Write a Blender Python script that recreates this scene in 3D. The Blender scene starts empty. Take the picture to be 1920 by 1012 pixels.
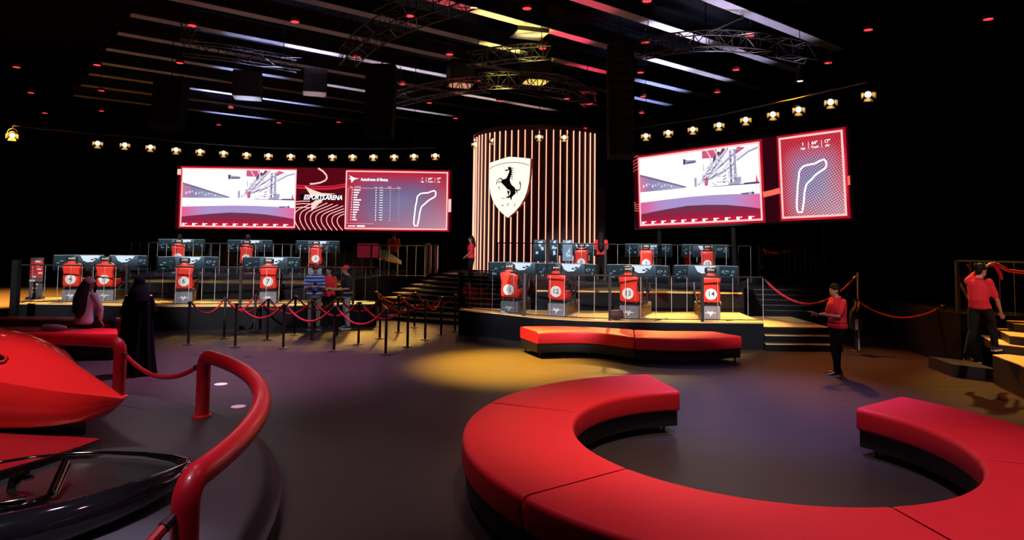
import bpy, bmesh, math, random
from mathutils import Vector, Matrix
random.seed(7)
S = bpy.context.scene
COL = S.collection
PI = math.pi
sin, cos = math.sin, math.cos

# ------------------------------------------------------------------ camera
F_PX, PITCH, ROLL, YH, CAM_H = 1250.0, 0.06, 0.012, 450.0, 2.5
PY = YH - F_PX * math.tan(PITCH)
_R0 = Vector((1, 0, 0)); _U0 = Vector((0, -sin(PITCH), cos(PITCH))); _F = Vector((0, cos(PITCH), sin(PITCH)))
_CR = cos(ROLL) * _R0 + sin(ROLL) * _U0
_CU = -sin(ROLL) * _R0 + cos(ROLL) * _U0
CAM_P = Vector((0, 0, CAM_H))
cam_d = bpy.data.cameras.new('camera')
cam = bpy.data.objects.new('camera', cam_d)
COL.objects.link(cam)
cam.matrix_world = Matrix(((_CR.x, _CU.x, -_F.x, 0), (_CR.y, _CU.y, -_F.y, 0), (_CR.z, _CU.z, -_F.z, CAM_H), (0, 0, 0, 1)))
cam_d.sensor_width = 36.0
cam_d.lens = 36.0 * F_PX / 1920.0
cam_d.shift_y = -(506.0 - PY) / 1920.0
cam_d.clip_end = 200
S.camera = cam


def ray(x, y):
    return _F + _CR * ((x - 960) / F_PX) - _CU * ((y - PY) / F_PX)


def at(x, y, z):
    """world point on the level z under a picture point (surveying the real place)"""
    d = ray(x, y)
    return CAM_P + d * ((z - CAM_H) / d.z)


def atY(x, y, Y):
    d = ray(x, y)
    return CAM_P + d * (Y / d.y)


# ------------------------------------------------------------------ world, exposure
S.view_settings.view_transform = 'Standard'
S.view_settings.look = 'None'
S.view_settings.gamma = 1.0
S.view_settings.use_curve_mapping = False
S.view_settings.exposure = 0.0
w = bpy.data.worlds.new('dark_hall'); S.world = w; w.use_nodes = True
w.node_tree.nodes['Background'].inputs[0].default_value = (0.25, 0.25, 0.5, 1)
w.node_tree.nodes['Background'].inputs[1].default_value = 0.0


def light(name, kind, loc, target, energy, color, size=0.3, spot=60, blend=0.5, size_y=None):
    d = bpy.data.lights.new(name, kind)
    d.energy = energy; d.color = color
    if kind == 'SPOT':
        d.spot_size = math.radians(spot); d.spot_blend = blend; d.shadow_soft_size = size
    elif kind == 'AREA':
        d.size = size
        if size_y:
            d.shape = 'RECTANGLE'; d.size_y = size_y
    else:
        d.shadow_soft_size = size
    o = bpy.data.objects.new(name, d)
    COL.objects.link(o)
    o.location = loc
    o.rotation_euler = (Vector(target) - Vector(loc)).to_track_quat('-Z', 'Y').to_euler()
    return o


# added lights, no fixtures built: violet fill, washes on seats, car and rail
light('violet_wash', 'SPOT', (-3.5, 9, 9.2), (-3.0, 9, 0), 420, (0.95, 0.34, 0.52), 0.3, 105, 0.9)
light('violet_wash', 'SPOT', (2.5, 7, 9.2), (2.5, 7, 0), 260, (0.95, 0.34, 0.52), 0.3, 105, 0.9)
light('violet_pool', 'SPOT', (-4.5, 14.0, 8.8), (-5.4, 13.2, 0), 7500, (0.95, 0.44, 0.80), 0.4, 54, 1.0)
light('violet_pool', 'SPOT', (3.6, 10.5, 8.8), (3.9, 10.6, 0), 6500, (0.52, 0.42, 1.0), 0.4, 44, 1.0)
light('seat_wash', 'SPOT', (1.2, 6.0, 8.8), (1.4, 7.2, 0.5), 2100, (1.0, 0.72, 0.40), 0.4, 34, 0.9)
light('seat_wash', 'SPOT', (3.6, 4.5, 8.8), (3.4, 5.6, 0.5), 1500, (1.0, 0.80, 0.80), 0.5, 50, 0.9)
light('car_wash', 'SPOT', (-7.0, 5.0, 8.8), (-6.0, 7.0, 0.8), 2600, (1.0, 0.86, 0.80), 0.5, 34, 0.8)
light('near_rail_wash', 'SPOT', (-2.5, 3.0, 8.8), (-2.5, 6.2, 0.9), 1500, (1.0, 0.84, 0.80), 0.5, 30, 0.9)
# yellow pool in front of the stage and amber sweep on the right and far left
light('yellow_pool', 'SPOT', (-0.9, 16.5, 8.5), (-0.05, 13.6, 0), 62000, (1.0, 0.54, 0.04), 0.25, 28, 1.0)
light('bench_amber', 'SPOT', (1.2, 18.5, 7.5), (2.4, 14.2, 0.5), 2600, (1.0, 0.62, 0.22), 0.25, 34, 1.0)
light('amber_sweep', 'SPOT', (7.2, 19.0, 7.5), (7.8, 12.9, 0), 4400, (1.0, 0.25, 0.01), 0.25, 46, 0.9)
light('amber_stairs', 'SPOT', (10.4, 15.5, 7.0), (9.4, 11.6, 0.4), 3200, (1.0, 0.56, 0.12), 0.12, 38, 0.8)
light('amber_back', 'SPOT', (-16.5, 20.0, 7.5), (-19.5, 25.5, 0), 150000, (1.0, 0.42, 0.05), 0.3, 44, 0.8)
light('amber_queue', 'SPOT', (-2.6, 22.5, 7.0), (-2.8, 18.4, 0), 1600, (1.0, 0.36, 0.03), 0.25, 24, 0.9)
light('visitor_key', 'SPOT', (3.0, 4.0, 8.0), (6.9, 13.0, 1.3), 3000, (1.0, 0.72, 0.66), 0.2, 9, 0.8)  # this and the following keys and washes are added, without fixtures
light('tower_staff_key', 'SPOT', (-.6, 12.0, 7.0), (-1.5, 24.6, 2.0), 5200, (1.0, 0.80, 0.78), .15, 6.5, .7)
light('step_end_wash', 'SPOT', (-2.4, 20.6, 6.0), (-4.1, 24.2, 0.7), 1500, (1.0, 0.60, 0.14), 0.1, 30, 0.7)
light('plinth_wash', 'SPOT', (-3.0, 2.6, 8.8), (-3.0, 4.55, 0.2), 4200, (0.80, 0.80, 1.0), 0.2, 16, 0.8)
light('visitor_key', 'SPOT', (4.0, 3.5, 8.0), (8.1, 11.6, 1.7), 2600, (1.0, 0.72, 0.66), 0.2, 9, 0.8)
light('visitor_key', 'SPOT', (-2.0, 10.0, 8.6), (-4.9, 18.3, 1.2), 1800, (0.9, 0.90, 1.0), 0.2, 14, 0.8)


# coloured beams thrown up on the roof steel
def uplight(px, py, energy, color, cone, dz=2.6):
    q = at(px, py, 9.5)
    light('uplight', 'SPOT', (q.x, q.y - 0.3, 9.5 - dz), (q.x, q.y, 9.5), energy * (2.0 if color[2] > .9 else 1.2), color, 0.12, cone * 0.74, 0.7)


LAV, BLU, YEL, REDC, WHT = (0.74, 0.68, 1.0), (0.42, 0.48, 1.0), (1.0, 0.82, 0.22), (1.0, 0.06, 0.12), (0.80, 0.70, 0.82)
uplight(1265, 62, 650, LAV, 100); uplight(1255, 122, 620, LAV, 90); uplight(1240, 160, 420, BLU, 105); uplight(1370, 20, 260, LAV, 110); uplight(1460, 55, 130, LAV, 110)
uplight(1390, 105, 130, LAV, 100); uplight(1215, 188, 240, BLU, 100); uplight(1340, 140, 220, LAV, 80)
uplight(430, 178, 800, BLU, 112); uplight(520, 190, 420, BLU, 112); uplight(450, 212, 500, BLU, 110); uplight(590, 92, 560, LAV, 80); uplight(500, 75, 260, BLU, 90); uplight(470, 135, 330, BLU, 90)
uplight(640, 160, 300, WHT, 100); uplight(790, 134, 420, WHT, 90); uplight(700, 118, 200, WHT, 90); uplight(790, 208, 300, WHT, 110)
uplight(935, 32, 900, YEL, 60); uplight(1000, 50, 800, YEL, 50); uplight(940, 88, 900, YEL, 62); uplight(945, 130, 700, (1.0, 0.86, 0.40), 56); uplight(1005, 160, 500, YEL, 60, 3.6)
uplight(1060, 70, 520, REDC, 70); uplight(1100, 128, 560, REDC, 70); uplight(860, 95, 260, REDC, 60); uplight(1085, 170, 420, REDC, 70); uplight(1080, 15, 260, REDC, 80); uplight(845, 15, 200, REDC, 60)
uplight(905, 182, 330, (1.0, 0.74, 0.6), 90); uplight(1010, 195, 240, (1.0, 0.55, 0.5), 100)
light('uplight_red', 'SPOT', at(358, 78, 7.0), at(358, 78, 8.6), 60, REDC, 0.1, 90, 0.5)


# ------------------------------------------------------------------ materials
_mats = {}


def mat(name, color, rough=0.5, metal=0.0, noise=0.0, scale=8.0, spec=0.5, coat=0.0, bump=0.0):
    if name in _mats:
        return _mats[name]
    m = bpy.data.materials.new(name); m.use_nodes = True
    nt = m.node_tree; b = nt.nodes['Principled BSDF']
    b.inputs['Base Color'].default_value = (*color, 1)
    b.inputs['Roughness'].default_value = rough
    b.inputs['Metallic'].default_value = metal
    b.inputs['Specular IOR Level'].default_value = spec
    b.inputs['Coat Weight'].default_value = coat
    b.inputs['Coat Roughness'].default_value = 0.06
    if noise or bump:
        tc = nt.nodes.new('ShaderNodeTexCoord'); n = nt.nodes.new('ShaderNodeTexNoise')
        n.inputs['Scale'].default_value = scale; n.inputs['Detail'].default_value = 5
        nt.links.new(tc.outputs['Object'], n.inputs['Vector'])
        if noise:
            mx = nt.nodes.new('ShaderNodeMix'); mx.data_type = 'RGBA'
            mx.inputs[6].default_value = (*[c * (1 - noise) for c in color], 1)
            mx.inputs[7].default_value = (*[min(1, c * (1 + noise)) for c in color], 1)
            nt.links.new(n.outputs['Fac'], mx.inputs[0]); nt.links.new(mx.outputs[2], b.inputs['Base Color'])
        if bump:
            bp = nt.nodes.new('ShaderNodeBump'); bp.inputs['Strength'].default_value = bump
            bp.inputs['Distance'].default_value = 0.02
            nt.links.new(n.outputs['Fac'], bp.inputs['Height']); nt.links.new(bp.outputs[0], b.inputs['Normal'])
    _mats[name] = m
    return m


def emat(name, color, strength=1.0):
    if name in _mats:
        return _mats[name]
    m = bpy.data.materials.new(name); m.use_nodes = True
    nt = m.node_tree
    for n in list(nt.nodes):
        nt.nodes.remove(n)
    o = nt.nodes.new('ShaderNodeOutputMaterial'); e = nt.nodes.new('ShaderNodeEmission')
    e.inputs[0].default_value = (*color, 1); e.inputs[1].default_value = strength
    nt.links.new(e.outputs[0], o.inputs[0])
    _mats[name] = m
    return m


def ramp_emat(name, cols, strength=1.0, dots=0.0, mode='radial', center=(0.5, 0.5), corner=None):
    """screen picture: an even blend between colours over the flat panel (uv in object space 0..1)"""
    m = bpy.data.materials.new(name); m.use_nodes = True
    nt = m.node_tree
    for n in list(nt.nodes):
        nt.nodes.remove(n)
    L = nt.links.new
    o = nt.nodes.new('ShaderNodeOutputMaterial'); e = nt.nodes.new('ShaderNodeEmission')
    tc = nt.nodes.new('ShaderNodeTexCoord'); sx = nt.nodes.new('ShaderNodeSeparateXYZ')
    L(tc.outputs['Generated'], sx.inputs[0])

    def math_(op, a, b):
        n = nt.nodes.new('ShaderNodeMath'); n.operation = op
        for i, v in enumerate((a, b)):
            if isinstance(v, (int, float)):
                n.inputs[i].default_value = v
            else:
                L(v, n.inputs[i])
        return n.outputs[0]
    if mode == 'radial':
        du = math_('ABSOLUTE', math_('SUBTRACT', sx.outputs[0], center[0]), 0)
        dv = math_('ABSOLUTE', math_('SUBTRACT', sx.outputs[2], center[1]), 0)
        du = math_('MULTIPLY', du, 2.0); dv = math_('MULTIPLY', dv, 2.0)
        fac = math_('MULTIPLY', math_('POWER', math_('ADD', math_('POWER', du, 4), math_('POWER', dv, 4)), 0.25), 1.0)
    elif mode == 'v':
        fac = sx.outputs[2]
    else:
        fac = sx.outputs[0]
    cr = nt.nodes.new('ShaderNodeValToRGB')
    els = cr.color_ramp.elements
    while len(els) < len(cols):
        els.new(0.5)
    for el, (p, c) in zip(els, cols):
        el.position = p; el.color = (*c, 1)
    L(fac, cr.inputs[0]); L(cr.outputs[0], e.inputs[0])
    if corner:      # paler lower right of the picture
        k = math_('MULTIPLY', math_('POWER', math_('SUBTRACT', 1.0, sx.outputs[2]), 1.6), math_('POWER', sx.outputs[0], 0.8))
        k = math_('MULTIPLY', k, 0.85)
        mx_ = nt.nodes.new('ShaderNodeMix'); mx_.data_type = 'RGBA'
        mx_.inputs[7].default_value = (*corner, 1)
        L(k, mx_.inputs[0]); L(cr.outputs[0], mx_.inputs[6]); L(mx_.outputs[2], e.inputs[0])
    if dots:
        vo = nt.nodes.new('ShaderNodeTexVoronoi'); vo.inputs['Scale'].default_value = dots; vo.inputs['Randomness'].default_value = 0.0
        mp = nt.nodes.new('ShaderNodeMapping'); mp.inputs['Rotation'].default_value = (0, 0.5, 0)
        L(tc.outputs['Object'], mp.inputs[0]); L(mp.outputs[0], vo.inputs['Vector'])
        mr = nt.nodes.new('ShaderNodeMapRange'); mr.inputs[1].default_value = 0.25; mr.inputs[2].default_value = 0.55
        mr.inputs[3].default_value = strength * 1.35; mr.inputs[4].default_value = strength * 0.35
        L(vo.outputs['Distance'], mr.inputs[0]); L(mr.outputs[0], e.inputs[1])
    else:
        e.inputs[1].default_value = strength
    L(e.outputs[0], o.inputs[0])
    _mats[name] = m
    return m


def glass_mat():
    if 'glass' in _mats:
        return _mats['glass']
    m = bpy.data.materials.new('glass'); m.use_nodes = True
    nt = m.node_tree
    for n in list(nt.nodes):
        nt.nodes.remove(n)
    o = nt.nodes.new('ShaderNodeOutputMaterial'); mx = nt.nodes.new('ShaderNodeMixShader')
    t = nt.nodes.new('ShaderNodeBsdfTransparent'); g = nt.nodes.new('ShaderNodeBsdfGlossy'); fr = nt.nodes.new('ShaderNodeFresnel')
    t.inputs[0].default_value = (0.90, 0.93, 0.95, 1); g.inputs['Roughness'].default_value = 0.02
    fr.inputs[0].default_value = 1.5
    nt.links.new(fr.outputs[0], mx.inputs[0]); nt.links.new(t.outputs[0], mx.inputs[1]); nt.links.new(g.outputs[0], mx.inputs[2])
    nt.links.new(mx.outputs[0], o.inputs[0])
    _mats['glass'] = m
    return m


def floor_mat():
    m = bpy.data.materials.new('hall_floor'); m.use_nodes = True
    nt = m.node_tree; b = nt.nodes['Principled BSDF']; L = nt.links.new
    tc = nt.nodes.new('ShaderNodeTexCoord')
    n = nt.nodes.new('ShaderNodeTexNoise'); n.inputs['Scale'].default_value = 1.3; n.inputs['Detail'].default_value = 8
    mp = nt.nodes.new('ShaderNodeMapping'); mp.inputs['Scale'].default_value = (0.5, 4, 1)
    L(tc.outputs['Object'], mp.inputs[0]); L(mp.outputs[0], n.inputs['Vector'])
    cr = nt.nodes.new('ShaderNodeValToRGB')
    cr.color_ramp.elements[0].color = (0.034, 0.026, 0.030, 1); cr.color_ramp.elements[1].color = (0.044, 0.034, 0.037, 1)
    L(n.outputs['Fac'], cr.inputs[0]); L(cr.outputs[0], b.inputs['Base Color'])
    mr = nt.nodes.new('ShaderNodeMapRange'); mr.inputs[3].default_value = 0.32; mr.inputs[4].default_value = 0.44
    L(n.outputs['Fac'], mr.inputs[0]); L(mr.outputs[0], b.inputs['Roughness'])
    b.inputs['Specular IOR Level'].default_value = 0.14
    return m


M_BLACK = mat('black_paint', (0.012, 0.012, 0.014), 0.55, noise=0.3)
M_WALL = mat('black_drape', (0.006, 0.006, 0.008), 0.9, noise=0.3, spec=0.1)
M_STEEL = mat('dark_steel', (0.05, 0.05, 0.055), 0.4, 0.6, noise=0.2)
M_TRUSS = mat('truss_metal', (0.10, 0.095, 0.09), 0.4, 0.7, noise=0.2)
M_BEAM = mat('roof_steel', (0.45, 0.45, 0.48), 0.6, 0.0, noise=0.12, scale=2)
M_CHROME = mat('chrome', (0.75, 0.75, 0.78), 0.12, 1.0, noise=0.05)
M_PALE = mat('pale_metal', (0.62, 0.60, 0.60), 0.35, 0.2, noise=0.08)
M_DECK = mat('deck_wood', (0.72, 0.48, 0.20), 0.5, noise=0.12, scale=3)
M_FASCIA = mat('stage_fascia', (0.005, 0.006, 0.009), 0.6, noise=0.25, spec=0.12)
M_CARPET = mat('stage_carpet', (0.022, 0.025, 0.036), 0.9, noise=0.3, scale=30, spec=0.1)
M_CUSH = mat('red_leatherette', (0.80, 0.018, 0.034), 0.5, noise=0.06, scale=3, bump=0.05, spec=0.4)
M_SEAT = mat('seat_red', (0.90, 0.05, 0.03), 0.35, noise=0.05)
M_RAIL = mat('rail_red', (0.72, 0.010, 0.025), 0.38, noise=0.05, coat=0.2)
M_ROPE = mat('rope_red', (0.50, 0.008, 0.03), 0.75, noise=0.25, scale=60, bump=0.3)
M_CARRED = mat('car_red', (0.82, 0.018, 0.022), 0.22, coat=1.0, noise=0.02)
M_GLOSSBLK = mat('gloss_black', (0.006, 0.005, 0.007), 0.08, coat=1.0, noise=0.02)
M_SMOKE = mat('smoked_panel', (0.030, 0.030, 0.036), 0.25, noise=0.1)
M_PLINTH = mat('plinth_grey', (0.045, 0.038, 0.052), 0.5, noise=0.1, scale=4)
M_BRASS = mat('brass', (0.42, 0.25, 0.06), 0.4, 0.7, noise=0.1)
M_WHITE = mat('white_vinyl', (0.85, 0.85, 0.86), 0.5, noise=0.02)
M_POD = mat('pod_grey', (0.20, 0.22, 0.27), 0.45, noise=0.1)
M_DARK = mat('dark_plastic', (0.02, 0.02, 0.024), 0.4, noise=0.2)
M_SKIN = mat('skin', (0.52, 0.27, 0.19), 0.5, noise=0.05)
M_HAIR = mat('dark_hair', (0.012, 0.009, 0.008), 0.6, noise=0.3, scale=40, spec=0.15)
M_POLO = mat('red_polo', (0.75, 0.02, 0.035), 0.8, noise=0.08, scale=20)
M_TROU = mat('black_trousers', (0.007, 0.007, 0.009), 0.85, noise=0.3, spec=0.2)
M_EYE = mat('eye', (0.02, 0.015, 0.012), 0.2, noise=0.1)


# ------------------------------------------------------------------ mesh helpers
class MB:
    def __init__(self):
        self.v = []; self.f = []

    def add(self, vs, fs):
        o = len(self.v)
        self.v += [tuple(v) for v in vs]
        self.f += [tuple(i + o for i in f) for f in fs]
        return self

    def box(self, c, s, rz=0, rx=0):
        R = Matrix.Rotation(rz, 3, 'Z') @ Matrix.Rotation(rx, 3, 'X')
        vs = [Vector(c) + R @ Vector((x * s[0] / 2, y * s[1] / 2, z * s[2] / 2)) for x in (-1, 1) for y in (-1, 1) for z in (-1, 1)]
        return self.add(vs, [(0, 1, 3, 2), (4, 6, 7, 5), (0, 4, 5, 1), (2, 3, 7, 6), (0, 2, 6, 4), (1, 5, 7, 3)])

    def tube(self, pts, r, n=8, closed=False, caps=True):
        pts = [Vector(p) for p in pts]
        N = len(pts)
        rs = r if isinstance(r, (list, tuple)) else [r] * N
        vs = []
        prev = None
        for i, p in enumerate(pts):
            if closed:
                t = pts[(i + 1) % N] - pts[i - 1]
            else:
                t = pts[min(i + 1, N - 1)] - pts[max(i - 1, 0)]
            t.normalize()
            if prev is None:
                a = Vector((0, 0, 1)) if abs(t.z) < 0.9 else Vector((1, 0, 0))
                u = t.cross(a).normalized()
            else:
                u = (prev - t * prev.dot(t))
                if u.length < 1e-6:
                    u = t.orthogonal()
                u.normalize()
            prev = u
            q = t.cross(u)
            rr = rs[i]
            for k in range(n):
                a = 2 * PI * k / n
                vs.append(p + u * (cos(a) * rr) + q * (sin(a) * rr))
        fs = []
        for i in range(N if closed else N - 1):
            j = (i + 1) % N
            for k in range(n):
                k2 = (k + 1) % n
                fs.append((i * n + k, i * n + k2, j * n + k2, j * n + k))
        if caps and not closed:
            fs.append(tuple(range(n - 1, -1, -1))); fs.append(tuple((N - 1) * n + k for k in range(n)))
        return self.add(vs, fs)

    def lathe(self, prof, c=(0, 0, 0), n=16):
        vs = []
        for r, z in prof:
            for k in range(n):
                a = 2 * PI * k / n
                vs.append((c[0] + r * cos(a), c[1] + r * sin(a), c[2] + z))
        fs = []
        for i in range(len(prof) - 1):
            for k in range(n):
                k2 = (k + 1) % n
                fs.append((i * n + k, i * n + k2, (i + 1) * n + k2, (i + 1) * n + k))
        fs.append(tuple(range(n - 1, -1, -1))); fs.append(tuple((len(prof) - 1) * n + k for k in range(n)))
        return self.add(vs, fs)

    def rings(self, rings, closed=True, caps=True):
        n = len(rings[0])
        vs = [p for r in rings for p in r]
        fs = []
        for i in range(len(rings) - 1):
            for k in range(n if closed else n - 1):
                k2 = (k + 1) % n
                fs.append((i * n + k, i * n + k2, (i + 1) * n + k2, (i + 1) * n + k))
        if caps:
            fs.append(tuple(range(n - 1, -1, -1))); fs.append(tuple((len(rings) - 1) * n + k for k in range(n)))
        return self.add(vs, fs)

    def prism(self, poly, z0, z1):
        n = len(poly)
        vs = [(p[0], p[1], z0) for p in poly] + [(p[0], p[1], z1) for p in poly]
        fs = [tuple(range(n - 1, -1, -1)), tuple(range(n, 2 * n))]
        for k in range(n):
            k2 = (k + 1) % n
            fs.append((k, k2, n + k2, n + k))
        return self.add(vs, fs)

    def slab(self, poly, y0, y1):
        """polygon in x,z given thickness along y"""
        n = len(poly)
        vs = [(p[0], y0, p[1]) for p in poly] + [(p[0], y1, p[1]) for p in poly]
        fs = [tuple(range(n)), tuple(range(2 * n - 1, n - 1, -1))]
        for k in range(n):
            k2 = (k + 1) % n
            fs.append((k, n + k, n + k2, k2))
        return self.add(vs, fs)

    def ball(self, c, r, n=10, m=6, R=None):
        rx, ry, rz = r if isinstance(r, (list, tuple)) else (r, r, r)
        prof = []
        vs = []
        for i in range(m + 1):
            th = PI * i / m
            for k in range(n):
                a = 2 * PI * k / n
                v = Vector((rx * sin(th) * cos(a), ry * sin(th) * sin(a), rz * cos(th)))
                if R:
                    v = R @ v
                vs.append(Vector(c) + v)
        fs = []
        for i in range(m):
            for k in range(n):
                k2 = (k + 1) % n
                fs.append((i * n + k, (i + 1) * n + k, (i + 1) * n + k2, i * n + k2))
        return self.add(vs, fs)

    def mesh(self, name, smooth=False, fix=True):
        me = bpy.data.meshes.new(name)
        me.from_pydata([tuple(v) for v in self.v], [], self.f)
        bm = bmesh.new(); bm.from_mesh(me)
        if fix:
            bmesh.ops.remove_doubles(bm, verts=bm.verts, dist=1e-5)
            bmesh.ops.recalc_face_normals(bm, faces=bm.faces)
        if smooth:
            for fc in bm.faces:
                fc.smooth = True
            for ed in bm.edges:
                if len(ed.link_faces) == 2 and ed.calc_face_angle(0) > 0.7:
                    ed.smooth = False
        bm.to_mesh(me); bm.free()
        return me

    def build(self, name, m, parent=None, smooth=False, fix=True):
        me = self.mesh(name, smooth, fix)
        return link(name, me, m, parent)


def link(name, me, m, parent=None):
    o = bpy.data.objects.new(name, me)
    if m is not None and len(me.materials) == 0:
        me.materials.append(m)
    COL.objects.link(o)
    if parent is not None:
        o.parent = parent
    return o


def bevel(o, width, seg=2):
    md = o.modifiers.new('bevel', 'BEVEL'); md.width = width; md.segments = seg; md.limit_method = 'ANGLE'
    return o


def thing(name, label, cat, loc=(0, 0, 0), rz=0, group=None):
    o = bpy.data.objects.new(name, None); COL.objects.link(o)
    o.location = loc; o.rotation_euler = (0, 0, rz)
    o.empty_display_size = 0.1
    o['label'] = label; o['category'] = cat
    if group:
        o['group'] = group
    return o


def tag(o, label, cat, group=None, kind=None):
    o['label'] = label; o['category'] = cat
    if group:
        o['group'] = group
    if kind:
        o['kind'] = kind
    return o


def struct(o):
    o['kind'] = 'structure'
    return o


def kids(o):
    return [c for c in ALLKIDS.get(o.name, [])]


def copy_tree(src, tree, label, loc, rz=0, group=None, skip=()):
    """tree: list of (obj, parent_obj) recorded for a thing; copies thing, parts and sub-parts"""
    r = src.copy(); COL.objects.link(r); r.location = loc; r.rotation_euler = (0, 0, rz)
    r['label'] = label
    if group:
        r['group'] = group
    mp = {src: r}
    for o in tree:
        c = o.copy(); COL.objects.link(c); c.parent = mp[o.parent]; mp[o] = c
    return r


def descend(root):
    out = []
    kidmap = {}
    for o in COL.objects:
        if o.parent:
            kidmap.setdefault(o.parent, []).append(o)
    for a in kidmap.get(root, []):
        out.append(a)
        for b in kidmap.get(a, []):
            out.append(b)
    return out


def text_mesh(s, size, align='CENTER', bold=0.0, shear=0.0):
    cu = bpy.data.curves.new('lettering', 'FONT')
    cu.body = s; cu.size = size; cu.align_x = align; cu.align_y = 'CENTER'; cu.offset = bold; cu.shear = shear
    cu.resolution_u = 3
    o = bpy.data.objects.new('lettering', cu)
    COL.objects.link(o)
    bpy.context.view_layer.update()
    dg = bpy.context.evaluated_depsgraph_get()
    me = bpy.data.meshes.new_from_object(o.evaluated_get(dg))
    bpy.data.objects.remove(o); bpy.data.curves.remove(cu)
    # lay it in the x,z plane facing -y
    for v in me.vertices:
        v.co = Vector((v.co.x, 0, v.co.y))
    return me


ORD = ['first', 'second', 'third', 'fourth', 'fifth', 'sixth', 'seventh', 'eighth', 'ninth', 'tenth', 'eleventh', 'twelfth',
       'thirteenth', 'fourteenth', 'fifteenth', 'sixteenth', 'seventeenth', 'eighteenth', 'nineteenth', 'twentieth',
       'twenty-first', 'twenty-second', 'twenty-third', 'twenty-fourth', 'twenty-fifth', 'twenty-sixth', 'twenty-seventh',
       'twenty-eighth', 'twenty-ninth', 'thirtieth', 'thirty-first', 'thirty-second', 'thirty-third', 'thirty-fourth',
       'thirty-fifth', 'thirty-sixth', 'thirty-seventh', 'thirty-eighth', 'thirty-ninth', 'fortieth', 'forty-first',
       'forty-second', 'forty-third', 'forty-fourth', 'forty-fifth', 'forty-sixth', 'forty-seventh', 'forty-eighth']

# ------------------------------------------------------------------ room shell
struct(MB().box((-4, 16, -0.05), (56, 50, 0.1)).build('floor', floor_mat()))
struct(MB().box((-4, 16, 12.05), (56, 50, 0.1)).build('ceiling', M_WALL))
struct(MB().box((-4, 40.9, 6), (56, 0.2, 12)).build('wall_back', M_WALL))
struct(MB().box((-31.9, 16, 6), (0.2, 50, 12)).build('wall_left', M_WALL))
struct(MB().box((23.9, 16, 6), (0.2, 50, 12)).build('wall_right', M_WALL))
struct(MB().box((-4, -8.9, 6), (56, 0.2, 12)).build('wall_front', M_WALL))

Z1 = 0.64          # lower stage level
ZL, ZR = 1.12, 1.16  # upper stage levels, left and right
PLAT = 1.15        # landing round the tower
TC = Vector((1.25, 29.0))   # tower centre


def platform(name, label, poly, z, top_mat, z0=0.0):
    t = thing(name, label, 'stage')
    MB().prism(poly, z0, z - 0.03).build('fascia', M_FASCIA, t)
    MB().prism(poly, z - 0.03, z).build('deck', top_mat, t)
    return t


def P2(x, y, z):
    p = at(x, y, z)
    return (p.x, p.y)


left_front = [P2(32, 568.5, Z1), P2(130, 569, Z1), P2(283, 573, Z1), P2(480, 572.5, Z1), P2(600, 571, Z1), P2(706, 569, Z1)]
right_front = [P2(860, 580, Z1), P2(895, 583, Z1), P2(930, 586, Z1), P2(1000, 594, Z1), P2(1080, 599, Z1), P2(1160, 601.5, Z1), P2(1250, 602.5, Z1),
               P2(1350, 603.5, Z1), P2(1432, 604, Z1)]
YB_L = 20.0
platform('lower_stage_left', 'low stage deck on the left carrying seats four to seven', left_front + [(left_front[-1][0] - 0.2, YB_L), (left_front[0][0] - 1.0, YB_L)], Z1, M_DECK)
platform('lower_stage_right', 'low curved stage deck on the right carrying seats eleven to fourteen',
         right_front + [(6.12, 18.0), (0.7, 18.0), (-1.0, 18.4)], Z1, M_DECK)
platform('upper_stage_left', 'dark raised stage level at left carrying seats one to three', [(-12.7, YB_L + 0.01), (-4.75, YB_L + 0.01), (-5.2, 22.5), (-4.6, 26.5), (-4.6, 30), (-14.3, 30), (-14.3, 24.0)], ZL, M_CARPET)
platform('upper_stage_right', 'dark raised stage level at right carrying seats eight to ten', [(0.7, 18.01), (6.25, 18.01), (7.0, 20.2), (11.5, 20.2), (11.5, 26), (0.7, 22.9)], ZR, M_CARPET)
# lit nosing of the upper right stage
o = MB().box((3.45, 18.0, ZR - 0.01), (5.5, 0.03, 0.04)).build('stage_nosing', M_DECK)
tag(o, 'thin amber edge strip along the upper right stage front', 'edge strip')
o = MB().box((-5.35, YB_L, ZL - 0.01), (1.2, 0.03, 0.03)).build('stage_nosing', M_DECK)
tag(o, 'short amber edge strip at the right end of the upper left stage', 'edge strip')

# round steps climbing to the tower
st = thing('curved_staircase', 'broad curved steps climbing between the two stages to the tower', 'stairs')
for k in range(1, 11):
    r1 = 10.2 - 0.56 * k; r0 = r1 - 0.57
    a0 = math.radians(36 + 2.5 * k if k > 3 else 33); a1 = math.radians(10 if k < 6 else 9)
    pts_o = []; pts_i = []
    for i in range(25):
        a = a0 + (a1 - a0) * i / 24
        pts_o.append((TC.x - r1 * sin(a), TC.y - r1 * cos(a)))
        pts_i.append((TC.x - r0 * sin(a), TC.y - r0 * cos(a)))
    z = PLAT * k / 10
    poly = pts_o + pts_i[::-1]
    s_ = MB().prism(poly, max(0, z - 0.23) if k > 1 else 0, z - 0.02).build('step', M_FASCIA, st)
    MB().prism(poly, z - 0.02, z).build('tread', M_CARPET, s_)
    nose = pts_o + [(TC.x + (p_[0] - TC.x) * (1 - .05 / r1), TC.y + (p_[1] - TC.y) * (1 - .05 / r1)) for p_ in pts_o[::-1]]
    MB().prism(nose, z - 0.018, z + 0.006).build('nosing', mat('step_nosing', (0.30, 0.26, 0.22), .5, noise=.1), s_)
    cap_ = pts_o[:4] + pts_i[:4][::-1]
    MB().prism(cap_, z - 0.018, z + 0.005).build('tread_end_lit', M_DECK, s_)  # deck colour stands in for the light falling on the tread's left end
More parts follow.
